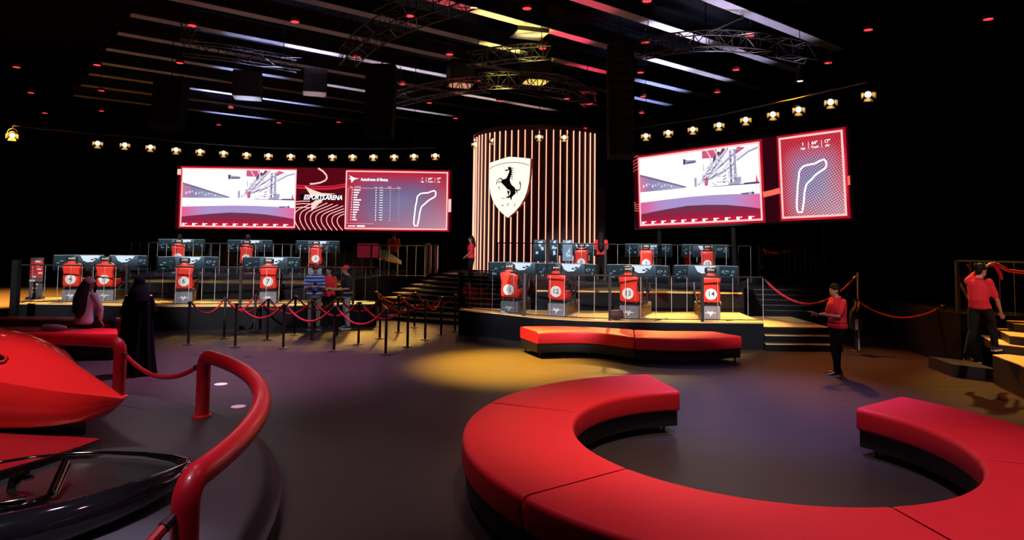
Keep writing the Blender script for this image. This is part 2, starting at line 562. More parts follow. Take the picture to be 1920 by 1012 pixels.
# landing around the tower
ring = [(TC.x + 4.02 * cos(a), TC.y + 4.02 * sin(a)) for a in [2 * PI * i / 48 for i in range(48)]]
t = thing('tower_landing', 'round dark landing at the foot of the glowing tower', 'landing')
MB().prism(ring, 0, PLAT - 0.03).build('fascia', M_FASCIA, t)
MB().prism(ring, PLAT - 0.03, PLAT - 0.005).build('deck', M_CARPET, t)

# right hand stairs
rs = thing('stage_staircase', 'straight dark steps at the right end of the right stage', 'stairs')


def stair_step(xa, xb, yf, depth, z, parent, rise=0.16, drop=0.02):
    s = MB().box(((xa + xb) / 2, yf + depth / 2, z / 2 - 0.01), (xb - xa, depth, z - 0.02)).build('step', M_FASCIA, parent)
    MB().box(((xa + xb) / 2, yf + depth / 2, z - 0.01), (xb - xa, depth, 0.02)).build('tread', M_DECK if depth > 0.9 else M_CARPET, s)
    MB().box(((xa + xb) / 2, yf + 0.012, z - 0.008), (xb - xa, 0.024, 0.02)).build('nosing', M_PALE if z > 0.5 else M_DECK, s)
    return s


stair_step(5.95, 7.75, 15.7, 0.30, 0.16, rs)
stair_step(6.05, 7.75, 16.0, 0.30, 0.32, rs)
stair_step(6.13, 7.75, 16.3, 2.3, 0.48, rs)
for i in range(5):
    stair_step(7.02, 8.9, 18.6 + 0.2 * i, 0.2 if i < 4 else 0.8, 0.64 + 0.13 * i, rs)

# ------------------------------------------------------------------ tower
tw = thing('light_tower', 'tall round tower striped with glowing red-white tubes', 'tower', (TC.x, TC.y, 0))
TR, TZ0, TZ1 = 2.92, PLAT, 6.95
n = 72
prof = []
MB().lathe([(TR, TZ0), (TR, TZ1)], n=n).build('drum', mat('drum_maroon', (0.03, 0.004, 0.005), 0.5, noise=0.2), tw, smooth=True)
MB().lathe([(TR + 0.08, TZ1 - 0.0), (TR + 0.08, TZ1 + 0.10), (TR - 0.2, TZ1 + 0.10), (TR - 0.2, TZ1)], n=n).build('top_rim', mat('rim_maroon', (0.05, 0.01, 0.01), 0.4, noise=0.1), tw, smooth=True)
strip_me = MB().box((0, -0.012, (TZ1 - TZ0) / 2 - 0.04), (0.031, 0.03, TZ1 - TZ0 - 0.12)).mesh('light_strip')
strip_me.materials.append(emat('tube_glow', (1.0, 0.36, 0.24), 2.4))
clip_me = MB().box((0, 0.0, 0), (0.09, 0.024, 0.06)).mesh('clip')
clip_me.materials.append(M_STEEL)
for k in range(26):
    th = math.radians(-92 + 5.5 * k)
    o = link('light_strip', strip_me, None, tw)
    o.location = (TR * 1.003 * sin(th), -TR * 1.003 * cos(th), TZ0 + 0.02)
    o.rotation_euler = (0, 0, th)
bd = MB()
for i in range(0, 13):
    a = math.radians(46 + 3 + i * 1)
MB().box((TR * 0.80, -TR * 0.70 - 0.1, 2.9), (0.05, 0.5, 3.4), rz=0.7).build('end_panel', M_WALL, tw)

# shield on the tower
th = math.radians(-26)
sc_ = Vector((TC.x + (TR + 0.18) * sin(th), TC.y - (TR + 0.18) * cos(th), 0))
ztip = atY(957, 408, sc_.y).z
SH = 2.42  # height
SX = 1.82   # width
sh = thing('shield_sign', 'large glowing white shield with black prancing horse on the tower', 'sign', (sc_.x, sc_.y, ztip), th)


def shp(px, py):
    """point of the crest outline: zoomed drawing pixel -> local x,z"""
    return ((px - 383) / 590 * SX, (925 - py) / 845 * SH)


outl = [shp(*p) for p in [(365, 925), (285, 862), (205, 775), (150, 690), (115, 585), (98, 480), (92, 330), (90, 158), (160, 140), (240, 116), (376, 84),
                          (500, 98), (600, 112), (676, 125), (668, 330), (655, 460), (630, 570), (590, 672), (530, 770), (450, 858)]]
M_SHIELD = emat('shield_glow', (1.0, 0.95, 0.78), 1.15)
MB().slab(outl, -0.02, 0.0).build('face', M_SHIELD, sh)
ol2 = [(p[0] * 1.015, (p[1] - 1.2) * 1.012 + 1.2) for p in outl]
MB().slab(ol2, 0.002, 0.17).build('side_return', mat('shield_side', (0.45, 0.03, 0.03), 0.35, noise=0.1), sh)
M_INK = mat('shield_ink', (0.05, 0.05, 0.035), .5, noise=.05)
M_INK2 = mat('shield_ink_soft', (0.22, 0.21, 0.14), .5, noise=.05)
arc = MB()
ap = [shp(*p) for p in [(94, 243), (150, 212), (220, 187), (300, 172), (380, 166), (460, 168), (540, 178), (610, 195), (668, 217)]]
arc.tube([(p[0], -0.022, p[1]) for p in ap], 0.012, 5)
arc.build('arc_line', M_INK2, sh)
horse = [(312, 268), (330, 262), (352, 262), (368, 250), (362, 232), (374, 222), (385, 228), (392, 214), (398, 230), (410, 240), (414, 268), (418, 300),
         (412, 340), (402, 372), (392, 400), (396, 430), (408, 462), (432, 488), (455, 505), (472, 532), (470, 560), (478, 590), (462, 606), (440, 626),
         (424, 645), (416, 690), (405, 672), (396, 645), (380, 640), (385, 655), (330, 655), (275, 668), (285, 655), (362, 650), (390, 648), (400, 600), (402, 560), (388, 545), (360, 535), (330, 500), (300, 470),
         (282, 452), (268, 436), (240, 432), (228, 450), (224, 432), (240, 420), (270, 424), (276, 405), (262, 390), (240, 385), (212, 420), (208, 462),
         (198, 462), (202, 420), (222, 392), (240, 374), (270, 376), (290, 398), (312, 392), (338, 384), (352, 362), (366, 330), (378, 300), (384, 272), (366, 268), (350, 284), (330, 280)]
hb = MB(); hb.slab([shp(*p) for p in horse], -0.026, -0.0205)
hl = [(352, 548), (385, 560), (398, 552), (384, 590), (376, 626), (366, 600)]
hb.slab([shp(*p) for p in hl], -0.0262, -0.0206)
hb.build('horse', M_INK, sh)
tl = MB()
tl.tube([(shp(*p)[0], -0.024, shp(*p)[1]) for p in [(468, 540), (500, 555), (528, 548), (545, 520), (544, 480), (536, 450), (534, 424)]], [0.02, 0.028, 0.02, 0.014, 0.02, 0.03, 0.006], 6)
tl.tube([(shp(*p)[0], -0.024, shp(*p)[1]) for p in [(480, 552), (496, 575), (500, 600)]], [0.02, 0.02, 0.005], 6)
for i in range(6):
    y = 242 + i * 30
    tl.tube([(shp(*p)[0], -0.024, shp(*p)[1]) for p in [(414, y), (432, y + 4), (448 - i * 4, y + 12)]], [0.02, 0.016, 0.006], 5)
tl.build('mane_and_tail', M_INK, sh)
mk = MB()
for q in ([(228, 485), (240, 490), (250, 535), (240, 530)], [(352, 762), (386, 715), (378, 742), (360, 765)], [(446, 792), (462, 745), (478, 715), (466, 760)], [(272, 742), (300, 752), (316, 768), (290, 762)]):
    mk.slab([shp(*p) for p in q], -0.026, -0.0205)
mk.build('small_marks', M_INK2, sh)

# ------------------------------------------------------------------ LED screens


SMALL_PRINT = {'name_tag', 'crowd', 'figure', 'standings_rows', 'picture_shapes', 'gantry_beam', 'gantry_light', 'gantry_dark', 'pillar', 'pillar_dark', 'banner', 'banner_dark', 'light_trail', 'edge_trail', 'tower_block', 'wall_line', 'divider', 'table_line', 'car_ahead_detail', 'gantry_sign_dark', 'picture_frame', 'small_marks', 'arrow_logo'}


def screen_frame(name, label, tl_, tr_, br_, bl_):
    """thing with local x along the screen, z up, -y to the hall"""
    ex = ((tr_ - tl_) + (br_ - bl_)); W = ex.length / 2; ex.normalize()
    ez = (tl_ - bl_) + (tr_ - br_); Hh = ez.length / 2; ez = (ez - ex * ez.dot(ex)).normalized()
    ey = ez.cross(ex)
    t = thing(name, label, 'screen')
    c = (tl_ + tr_ + br_ + bl_) / 4 - ex * W / 2 - ez * Hh / 2
    t.matrix_world = Matrix(((ex.x, ey.x, ez.x, c.x), (ex.y, ey.y, ez.y, c.y), (ex.z, ey.z, ez.z, c.z), (0, 0, 0, 1)))
    return t, W, Hh


def screen_legs(t, W, base=False):
    for u in (.12, .5, .88):
        zz = (t.matrix_world @ Vector((W * u, .16, 0))).z - (ZR if base and u < .8 else 0)
        MB().box((W * u, .17, -zz / 2), (.12, .08, zz)).build('support_leg', M_WALL, t)


def flat(mb, pts, off):
    n = len(pts)
    mb.add([(p[0], -off, p[1]) for p in pts], [tuple(range(n))])
    return mb


def ribbon(mb, pts, w, off, closed=False):
    pts = [Vector((p[0], p[1])) for p in pts]
    N = len(pts); L = []; Rr = []
    for i, p in enumerate(pts):
        if closed:
            t = pts[(i + 1) % N] - pts[i - 1]
        else:
            t = pts[min(i + 1, N - 1)] - pts[max(i - 1, 0)]
        t.normalize(); nn = Vector((-t.y, t.x))
        L.append(p + nn * w / 2); Rr.append(p - nn * w / 2)
    vs = [(p.x, -off, p.y) for p in L + Rr]
    fs = []
    for i in range(N if closed else N - 1):
        j = (i + 1) % N
        fs.append((i, N + i, N + j, j))
    return mb.add(vs, fs)


def fb(mb, name, m, parent):
    o = mb.build(name, m, parent, fix=False)
    if name in SMALL_PRINT:
        o['kind'] = 'stuff'
    return o


def text_on(parent, s, x, z, size, m, off, name='lettering', align='LEFT', bold=0.0, shear=0.0, squash=1.0):
    me = text_mesh(s, size, align, bold, shear)
    for v in me.vertices:
        v.co.x *= squash
    o = link(name, me, m, parent); o.location = (x, -off, z)
    return o


E_WHITE = emat('led_white', (1.0, 0.98, 0.98), 1.25)
E_PINK = emat('led_pink', (1.0, 0.50, 0.48), 1.2)
E_RED = emat('led_red', (0.85, 0.03, 0.06), 0.8)
E_DRED = emat('led_dark_red', (0.16, 0.004, 0.012), 0.6)
E_BACK = emat('led_backdrop', (0.05, 0.002, 0.008), 0.6)
E_STAND = ramp_emat('led_grandstand', [(0.0, (0.85, 0.25, 0.42)), (0.25, (0.36, 0.30, 0.56)), (1.0, (0.50, 0.62, 0.88))], 0.8, mode='u')
E_STANDTOP = emat('led_standroof', (0.26, 0.20, 0.32), 0.8)
E_ROAD = ramp_emat('led_road', [(0.0, (0.95, 0.12, 0.35)), (0.22, (0.50, 0.36, 0.74)), (0.78, (0.50, 0.36, 0.74)), (1.0, (0.95, 0.16, 0.42))], 0.85, mode='u')
E_HOOD = ramp_emat('led_hood', [(0.0, (0.85, 0.01, 0.06)), (0.45, (0.36, 0.02, 0.07)), (1.0, (0.16, 0.05, 0.10))], 0.8, mode='v')
E_STEEL = emat('led_gantry', (0.45, 0.42, 0.62), 0.9)
E_STEELD = emat('led_gantry_dark', (0.10, 0.07, 0.15), 0.9)
E_STEELL = emat('led_gantry_light', (0.80, 0.76, 0.92), 1.0)
E_GANTRED = emat('led_gantry_red', (0.72, 0.12, 0.24), 0.9)
E_MAP = ramp_emat('led_map', [(0.0, (0.34, 0.38, 0.74)), (0.45, (0.52, 0.34, 0.62)), (0.75, (0.86, 0.18, 0.30)), (1.0, (0.92, 0.05, 0.09))], 0.9, dots=15.0, center=(0.5, 0.42), corner=(1.0, .66, .80))
E_BOARD = ramp_emat('led_board', [(0.0, (0.28, 0.30, 0.64)), (0.5, (0.30, 0.19, 0.44)), (0.8, (0.60, 0.10, 0.25)), (1.0, (0.90, 0.04, 0.10))], 0.9, dots=17.0, center=(0.5, 0.45), corner=(1.0, .62, .82))
E_GLOW = ramp_emat('led_halo', [(0.0, (0.9, 0.03, 0.05)), (0.90, (0.95, 0.04, 0.09)), (1.0, (0.40, 0.006, 0.02))], 1.0)
TRACK = [(1345, 362), (1365, 385), (1366, 430), (1350, 458), (1300, 485), (1250, 520), (1205, 565), (1165, 600), (1150, 640), (1138, 690), (1128, 780),
         (1112, 860), (1105, 890), (1065, 892), (1054, 860), (1056, 780), (1066, 690), (1074, 600), (1088, 530), (1092, 480), (1105, 445), (1140, 412), (1180, 402), (1250, 396), (1300, 375)]


def glow_frame(parent, x0, z0, x1, z1, wd):
    """red halo round a picture: a band of led pixels"""
    mb = MB()
    flat(mb, [(x0 - wd, z0 - wd), (x1 + wd, z0 - wd), (x1 + wd, z1 + wd), (x0 - wd, z1 + wd)], 0.012)
    fb(mb, 'red_halo', E_GLOW, parent)
    mb = MB()
    ribbon(mb, [(x0, z0), (x1, z0)], 0.06, 0.040); ribbon(mb, [(x0, z1), (x1, z1)], 0.06, 0.040)
    ribbon(mb, [(x0, z0 - .03), (x0, z1 + .03)], 0.06, 0.040); ribbon(mb, [(x1, z0 - .03), (x1, z1 + .03)], 0.06, 0.040)
    fb(mb, 'picture_frame', E_PINK, parent)


def race_view(parent, x0, z0, x1, z1):
    W = x1 - x0; Hh = z1 - z0

    def q(pts):
        return [(x0 + u * W, z0 + v * Hh) for u, v in pts]

    def put(name, lst, m, off):
        mb = MB()
        for p in lst:
            flat(mb, q(p), off)
        return fb(mb, name, m, parent)

    def lines(name, lst, wd, m, off):
        mb = MB()
        for p in lst:
            ribbon(mb, q(p), wd * Hh, off)
        return fb(mb, name, m, parent)
    put('sky', [[(0, 0), (1, 0), (1, 1), (0, 1)]], E_WHITE, 0.018)
    put('grandstand', [[(0.0, 0.49), (0.42, 0.495), (0.42, 0.515), (0.10, 0.69), (0.0, 0.74)]], E_STAND, 0.021)
    put('grandstand_roof', [[(0.0, 0.73), (0.10, 0.67), (0.40, 0.505), (0.42, 0.515), (0.10, 0.705), (0.0, 0.76)]], E_STANDTOP, 0.023)
    put('crowd', [[(0.03 + 0.028 * i, 0.555 + 0.02 * (i % 3) - .003 * i), (0.045 + 0.028 * i, 0.555 + 0.02 * (i % 3) - .003 * i), (0.045 + 0.028 * i, 0.60 + 0.02 * (i % 2) - .006 * i), (0.03 + 0.028 * i, 0.59 + 0.02 * (i % 3) - .006 * i)] for i in range(10)], E_STEELL, 0.024)
    hood_top = [(0, 0.16), (0.10, 0.185), (0.25, 0.215), (0.42, 0.242), (0.58, 0.238), (0.74, 0.218), (0.9, 0.175), (1.0, 0.14)]
    put('road', [[(0, 0.10), (1, 0.10), (1, 0.335), (0.85, 0.352), (0.65, 0.365), (0.45, 0.366), (0.25, 0.354), (0, 0.335)]], E_ROAD, 0.021)
    put('bonnet', [[(0, 0.0), (1, 0.0)] + hood_top[::-1]], E_HOOD, 0.024)
    put('wall_line', [[(0.62, 0.478), (1, 0.468), (1, 0.485), (0.62, 0.484)], [(0.88, 0.470), (0.99, 0.468), (0.99, 0.497), (0.88, 0.494)]], E_STEELD, 0.024)
    put('gantry_sign', [[(0.40, 0.825), (0.51, 0.835), (0.51, 0.875), (0.44, 0.885), (0.40, 0.91)]], E_STEEL, 0.022)
    put('gantry_sign_dark', [[(0.40, 0.825), (0.42, 0.827), (0.42, 0.90), (0.40, 0.91)], [(0.43, 0.835), (0.50, 0.84), (0.50, 0.86), (0.43, 0.855)]], E_STEELD, 0.024)
    put('banner', [[(0.56, 0.88), (0.67, 0.87), (0.68, 0.985), (0.56, 0.985)], [(0.70, 0.83), (0.77, 0.96), (0.73, 0.985), (0.68, 0.90)], [(0.80, 0.86), (0.90, 0.96), (0.84, 0.985)]], E_GANTRED, 0.022)
    put('banner_dark', [[(0.64, 0.80), (0.71, 0.93), (0.69, 0.96), (0.65, 0.87)], [(0.70, 0.87), (0.745, 0.985), (0.72, 0.985)]], E_STEELD, 0.0225)
    lines('gantry_beam', [[(0.52, 0.52), (0.62, 0.64), (0.82, 0.90)], [(0.60, 0.58), (0.72, 0.67), (0.80, 0.74)], [(0.56, 0.60), (0.68, 0.86)], [(0.77, 0.985), (0.64, 0.70)], [(0.83, 0.80), (0.92, 0.90), (0.99, 0.94)]], 0.026, E_STEEL, 0.025)
    lines('gantry_light', [[(0.53, 0.53), (0.64, 0.675), (0.81, 0.92)], [(0.62, 0.74), (0.76, 0.97)], [(0.55, 0.56), (0.58, 0.74)], [(0.58, 0.56), (0.62, 0.75)], [(0.82, 0.83), (0.93, 0.95)], [(0.66, 0.98), (0.70, 0.84)], [(0.60, 0.98), (0.63, 0.88)]], 0.016, E_STEELL, 0.027)
    lines('gantry_dark', [[(0.60, 0.57), (0.61, 0.66)], [(0.72, 0.52), (0.75, 0.54)], [(0.72, 0.60), (0.75, 0.62)], [(0.72, 0.56), (0.75, 0.58)], [(0.715, 0.66), (0.75, 0.68)], [(0.80, 0.74), (0.83, 0.86)], [(0.62, 0.66), (0.74, 0.79)]], 0.012, E_STEELD, 0.026)
    rnd = random.Random(11)
    for nm_, m_ in (('gantry_light', E_STEELL), ('gantry_beam', E_STEEL), ('gantry_dark', E_STEELD)):
        segs = []
        for _ in range(16):
            u_ = rnd.uniform(.54, .84); top = .52 + (u_ - .5) * 1.35
            v_ = rnd.uniform(.53, min(.96, top + .1))
            dx, dy = rnd.choice(((.05, .08), (.0, .09), (.07, .07), (.04, -.05), (.06, .0)))
            segs.append([(u_, v_), (min(.99, u_ + dx), min(.985, v_ + dy))])
        lines(nm_, segs, rnd.uniform(.007, .013), m_, .0255 + .0005 * len(nm_))
    put('pillar', [[(0.775, 0.50), (0.795, 0.50), (0.795, 0.96), (0.775, 0.94)], [(0.805, 0.50), (0.83, 0.50), (0.825, 0.96), (0.81, 0.96)], [(0.76, 0.485), (0.85, 0.485), (0.85, 0.52), (0.77, 0.515)]], E_STEEL, 0.028)
    put('pillar_dark', [[(0.782, 0.52 + 0.07 * i), (0.79, 0.52 + 0.07 * i), (0.79, 0.55 + 0.07 * i), (0.782, 0.55 + 0.07 * i)] for i in range(6)], E_STEELD, 0.030)
    put('figure', [[(0.575, 0.50), (0.60, 0.50), (0.605, 0.60), (0.59, 0.62), (0.572, 0.60)], [(0.965, 0.49), (0.985, 0.49), (0.975, 0.60)]], E_GANTRED, 0.029)
    put('tower_block', [[(0.49, 0.50), (0.51, 0.50), (0.51, 0.63), (0.49, 0.62)], [(0.83, 0.50), (0.86, 0.50), (0.86, 0.58), (0.83, 0.58)]], E_STEEL, 0.029)
    put('car_ahead', [[(0.83, 0.335), (0.86, 0.365), (0.95, 0.37), (0.955, 0.335)]], E_STEEL, 0.026)
    put('car_ahead_detail', [[(0.86, 0.34), (0.91, 0.34), (0.91, 0.355), (0.86, 0.352)], [(0.935, 0.338), (0.95, 0.338), (0.95, 0.368), (0.935, 0.366)]], E_STEELD, 0.028)
    put('name_tag', [[(0.012 + 0.089 * i, 0.012), (0.036 + 0.089 * i, 0.012), (0.036 + 0.089 * i, 0.052), (0.012 + 0.089 * i, 0.052)] for i in range(11)] +
        [[(0.04 + 0.089 * i, 0.038), (0.055 + 0.089 * i, 0.038), (0.055 + 0.089 * i, 0.050), (0.04 + 0.089 * i, 0.050)] for i in range(11)], E_WHITE, 0.030)


def map_track(parent, conv, wd, off):
    mb = MB(); ribbon(mb, [conv(*p) for p in TRACK], wd, off, closed=True)
    return fb(mb, 'track_map', E_WHITE, parent)


def weather(parent, conv, sz):
    for s1, s2, cx in (('1', 'Lap', 1165), ('64°', 'Track', 1283), ('17°', 'Air', 1407)):
        x, z = conv(cx, 186); text_on(parent, s1, x, z, sz, E_WHITE, 0.05, align='CENTER', bold=0.004)
        x, z = conv(cx, 230); text_on(parent, s2, x, z, sz * 0.72, E_WHITE, 0.05, align='CENTER', bold=0.003)
    mb = MB()
    for cx in (1222, 1350):
        ribbon(mb, [conv(cx, 165), conv(cx, 245)], 0.02, 0.05)
    fb(mb, 'divider', E_PINK, parent)


# left screen
sl, W, Hh = screen_frame('led_screen', 'wide left LED screen with race view and standings board',
                         atY(332, 310, 30.0), atY(846, 319, 30.7), atY(846, 434, 30.7), atY(330, 428.5, 30.0))
bevel(MB().box((W / 2, 0.11, Hh / 2), (W + 0.12, 0.2, Hh + 0.12)).build('cabinet', M_BLACK, sl), 0.01); screen_legs(sl, W)
mb = MB(); flat(mb, [(0, 0), (W, 0), (W, Hh), (0, Hh)], 0.004); fb(mb, 'backdrop', E_BACK, sl)
mx = lambda px: (px - 331) / 515.0 * W
a0, a1 = mx(341), mx(551)
glow_frame(sl, a0, 0.12, a1, Hh - 0.13, 0.11)
race_view(sl, a0, 0.12, a1, Hh - 0.13)
# swirl between the pictures
sw = MB(); sw2 = MB(); bg = MB()


def cz(x, y):
    return (mx(540 + x / 7.78), Hh * (1 - (y - 60) / 900.0))


flat(bg, [cz(100, 60), cz(830, 60), cz(830, 960), cz(75, 960)], 0.014)
fb(bg, 'swirl_ground', E_DRED, sl)
for i in range(9):
    x = 165 + i * 78
    hgt = 540 + (i % 9) * 3
    pts = []
    for j in range(13):
        u = j / 12
        yy = 958 - (958 - hgt - 10 * i) * u
        xx = x - 85 * sin(PI * min(1, u * 1.15)) + max(0, u - 0.62) ** 1.4 * 900
        if xx > 825 or xx < 70:
            break
        pts.append(cz(xx, yy))
    if len(pts) > 2:
        fb(ribbon(MB(), pts, 0.038, 0.020), 'swirl_line', E_PINK, sl)
for yy in (545, 580, 630):
    fb(ribbon(MB(), [cz(95, yy + 12), cz(180, yy), cz(300, yy + (yy - 560) * 0.1)], 0.035, 0.020), 'swirl_line', E_PINK, sl)
ribbon(sw, [cz(405, 65), cz(480, 110), cz(525, 160), cz(540, 205), cz(510, 245), cz(440, 275), cz(350, 292), cz(290, 296)], 0.075, 0.020)
fb(sw, 'swirl_curl', E_PINK, sl)
for yy in (325, 352, 365):
    ribbon(sw2, [cz(100, yy - 8), cz(300, yy + 2), cz(500, yy + 5), cz(650, yy - 5), cz(825, yy - 40)], 0.05, 0.021)
fb(sw2, 'light_trail', E_RED, sl)
lg = MB()
flat(lg, [cz(215, 325), cz(330, 378), cz(470, 425), cz(670, 432), cz(560, 455), cz(640, 462), cz(310, 462)], 0.030)
flat(lg, [cz(320, 580), cz(380, 530), cz(500, 515), cz(430, 585), cz(328, 690)], 0.030)
fb(lg, 'arrow_logo', emat('led_cream', (1.0, 0.72, 0.62), 1.0), sl)
dk = MB(); flat(dk, [cz(150, 440), cz(760, 440), cz(760, 520), cz(150, 530)], 0.024); fb(dk, 'caption_ground', emat('led_near_black', (0.012, 0.004, 0.010), 0.6), sl)
x, z = cz(205, 490); text_on(sl, 'ESPORTS.ARENA', x, z, 0.30, E_WHITE, 0.034, shear=0.3, bold=0.010, squash=0.78)
# standings board
b0, b1 = mx(646), mx(838)
glow_frame(sl, b0, 0.10, b1, Hh - 0.13, 0.10)
mb = MB(); flat(mb, [(b0, 0.10), (b1, 0.10), (b1, Hh - 0.13), (b0, Hh - 0.13)], 0.018); fb(mb, 'board_ground', E_BOARD, sl)


def bz(x, y):
    return (b0 + (x - 62) / 1470.0 * (b1 - b0), 0.10 + (940 - y) / 850.0 * (Hh - 0.23))


map_track(sl, bz, 0.065, 0.05)
weather(sl, bz, 0.14)
ar = MB(); flat(ar, [bz(95, 150), bz(180, 188), bz(250, 200), bz(185, 212), bz(135, 265), bz(130, 212), bz(92, 206), bz(130, 190)], 0.05); fb(ar, 'arrow_mark', E_WHITE, sl)
x, z = bz(270, 212); text_on(sl, 'Autodromo di Monza', x, z, 0.20, E_WHITE, 0.05, bold=0.006, squash=0.70)
for s_, xx in (('Pos', 115), ('DRIVER', 185), ('Lap', 475), ('Laps', 545), ('BEST', 665), ('Gap', 800)):
    x, z = bz(xx, 323); text_on(sl, s_, x, z, 0.085, emat('led_peach', (1.0, 0.6, 0.45), 1.0), 0.05, bold=0.002)
rw = MB()
lens_ = [95, 78, 60, 50, 112, 85, 95, 82, 85, 62, 48, 45, 62]
for i in range(13):
    yy = 370 + i * 36.7; xs = 175 - i * 0.9
    for a_, b_, h_ in ((xs, xs + lens_[i], 9), (xs - 28, xs - 18, 8), (490, 502, 9), (548, 596, 4), (698, 708, 4), (826, 832, 3)):
        flat(rw, [bz(a_, yy + h_), bz(b_, yy + h_), bz(b_, yy - h_), bz(a_, yy - h_)], 0.05)
flat(rw, [bz(100, 912), bz(210, 912), bz(210, 898), bz(100, 898)], 0.05); flat(rw, [bz(232, 916), bz(345, 916), bz(345, 894), bz(232, 894)], 0.05)
fb(rw, 'standings_rows', E_WHITE, sl)
ln = MB(); ribbon(ln, [bz(110, 342), bz(860, 340)], 0.015, 0.05); ribbon(ln, [bz(95, 345), bz(85, 865), bz(460, 868)], 0.015, 0.05)
fb(ln, 'table_line', E_PINK, sl)
ed = MB(); flat(ed, [(W - 0.13, 0.9), (W, 0.9), (W, 1.5), (W - 0.13, 1.5)], 0.022); flat(ed, [(0, Hh - 0.42), (0.16, Hh - 0.42), (0.16, Hh - 0.16), (0, Hh - 0.16)], 0.022); fb(ed, 'edge_trail', E_PINK, sl)

# right screen
sr, W, Hh = screen_frame('led_screen', 'angled right LED screen with race view and track map',
                         atY(1189, 292.5, 24.0), atY(1591, 237, 18.7), atY(1596, 410, 18.7), atY(1190, 428, 24.0))
bevel(MB().box((W / 2, 0.11, Hh / 2), (W + 0.12, 0.2, Hh + 0.12)).build('cabinet', M_BLACK, sr), 0.01); screen_legs(sr, W, True)
mb = MB(); flat(mb, [(0, 0), (W, 0), (W, Hh), (0, Hh)], 0.004); fb(mb, 'backdrop', E_BACK, sr)


def rx_at(px):
    # invert the perspective of the screen's own middle line
    pts = [sr.matrix_world @ Vector((W * i / 200, 0, Hh / 2)) for i in range(201)]
    best = min(range(201), key=lambda i: abs(960 + F_PX * ((pts[i] - CAM_P).dot(_CR)) / ((pts[i] - CAM_P).dot(_F)) - px))
    return W * best / 200


a0, a1 = rx_at(1200), rx_at(1427)
glow_frame(sr, a0, 0.10, a1, Hh - 0.12, 0.10)
race_view(sr, a0, 0.10, a1, Hh - 0.12)
b0, b1 = rx_at(1465), rx_at(1584)
glow_frame(sr, b0, 0.12, b1, Hh - 0.10, 0.10)
mb = MB(); flat(mb, [(b0, 0.12), (b1, 0.12), (b1, Hh - 0.10), (b0, Hh - 0.10)], 0.018); fb(mb, 'map_ground', E_MAP, sr)


def rz_(x, y):
    # board coordinates of the left screen reused: map window 930..1530
    return (b0 + (x - 905) / 620.0 * (b1 - b0), 0.12 + (940 - y) / 850.0 * (Hh - 0.22))


map_track(sr, rz_, 0.055, 0.05)
weather(sr, lambda x, y: (lambda q: (q[0] - 0.0, q[1] + 0.02))(rz_(x - 20, y)), 0.13)
mb = MB()
ribbon(mb, [(a1 + 0.06, 0.86), ((a1 + b0) / 2, 0.90), (b0 - 0.06, 0.95)], 0.17, 0.02)
flat(mb, [(b1 + 0.08, 0.95), (W, 0.95), (W, 1.22), (b1 + 0.08, 1.2)], 0.02)
for i in range(5):
    ribbon(mb, [(0.01, Hh - 0.10 - 0.12 * i), (0.05, Hh - 0.06 - 0.12 * i), (a0 - 0.02, Hh + 0.0 - 0.12 * i)], 0.02, 0.045)
for i in range(4):
    ribbon(mb, [(0.01, 0.95 - 0.1 * i), (0.07, 0.86 - 0.08 * i), (a0 - 0.02, 0.84 - 0.075 * i)], 0.022, 0.045)
fb(mb, 'light_trail', emat('led_orange', (1.0, 0.16, 0.12), 1.0), sr)
#PART2

# ------------------------------------------------------------------ people
def evaluated(me, mods, name):
    o = bpy.data.objects.new('shape', me); COL.objects.link(o)
    for kind, kw in mods:
        md = o.modifiers.new(kind, kind)
        for k, v in kw.items():
            setattr(md, k, v)
    bpy.context.view_layer.update()
    dg = bpy.context.evaluated_depsgraph_get()
    out = bpy.data.meshes.new_from_object(o.evaluated_get(dg)); out.name = name
    bpy.data.objects.remove(o); bpy.data.meshes.remove(me)
    for p in out.polygons:
        p.use_smooth = True
    return out


def flesh(mb, name, vox=0.016, sm=6):
    me = mb.mesh(name, fix=True)
    return evaluated(me, [('REMESH', dict(mode='VOXEL', voxel_size=vox)), ('SMOOTH', dict(iterations=sm, factor=0.5))], name)


def joined(me, mb):
    """add a closed shell to an existing mesh"""
    bm = bmesh.new(); bm.from_mesh(me)
    t = mb.mesh('t'); bm.from_mesh(t); bpy.data.meshes.remove(t)
    for f_ in bm.faces:
        f_.smooth = True
    bm.to_mesh(me); bm.free()
    return me


J0 = dict(pel=(0, 0, .93), waist=(0, .0, 1.08), chest=(0, .015, 1.27), neckb=(0, -.01, 1.44), head=(0, .02, 1.60),
          shL=(-.175, -.01, 1.39), elL=(-.225, -.03, 1.12), wrL=(-.235, .05, .89), shR=(.175, -.01, 1.39), elR=(.225, -.03, 1.12), wrR=(.235, .05, .89),
          hiL=(-.09, 0, .90), knL=(-.10, .02, .50), anL=(-.11, -.03, .09), hiR=(.09, 0, .90), knR=(.10, .02, .50), anR=(.11, -.03, .09),
          toeL=(-.13, .14, .03), toeR=(.13, .14, .03))


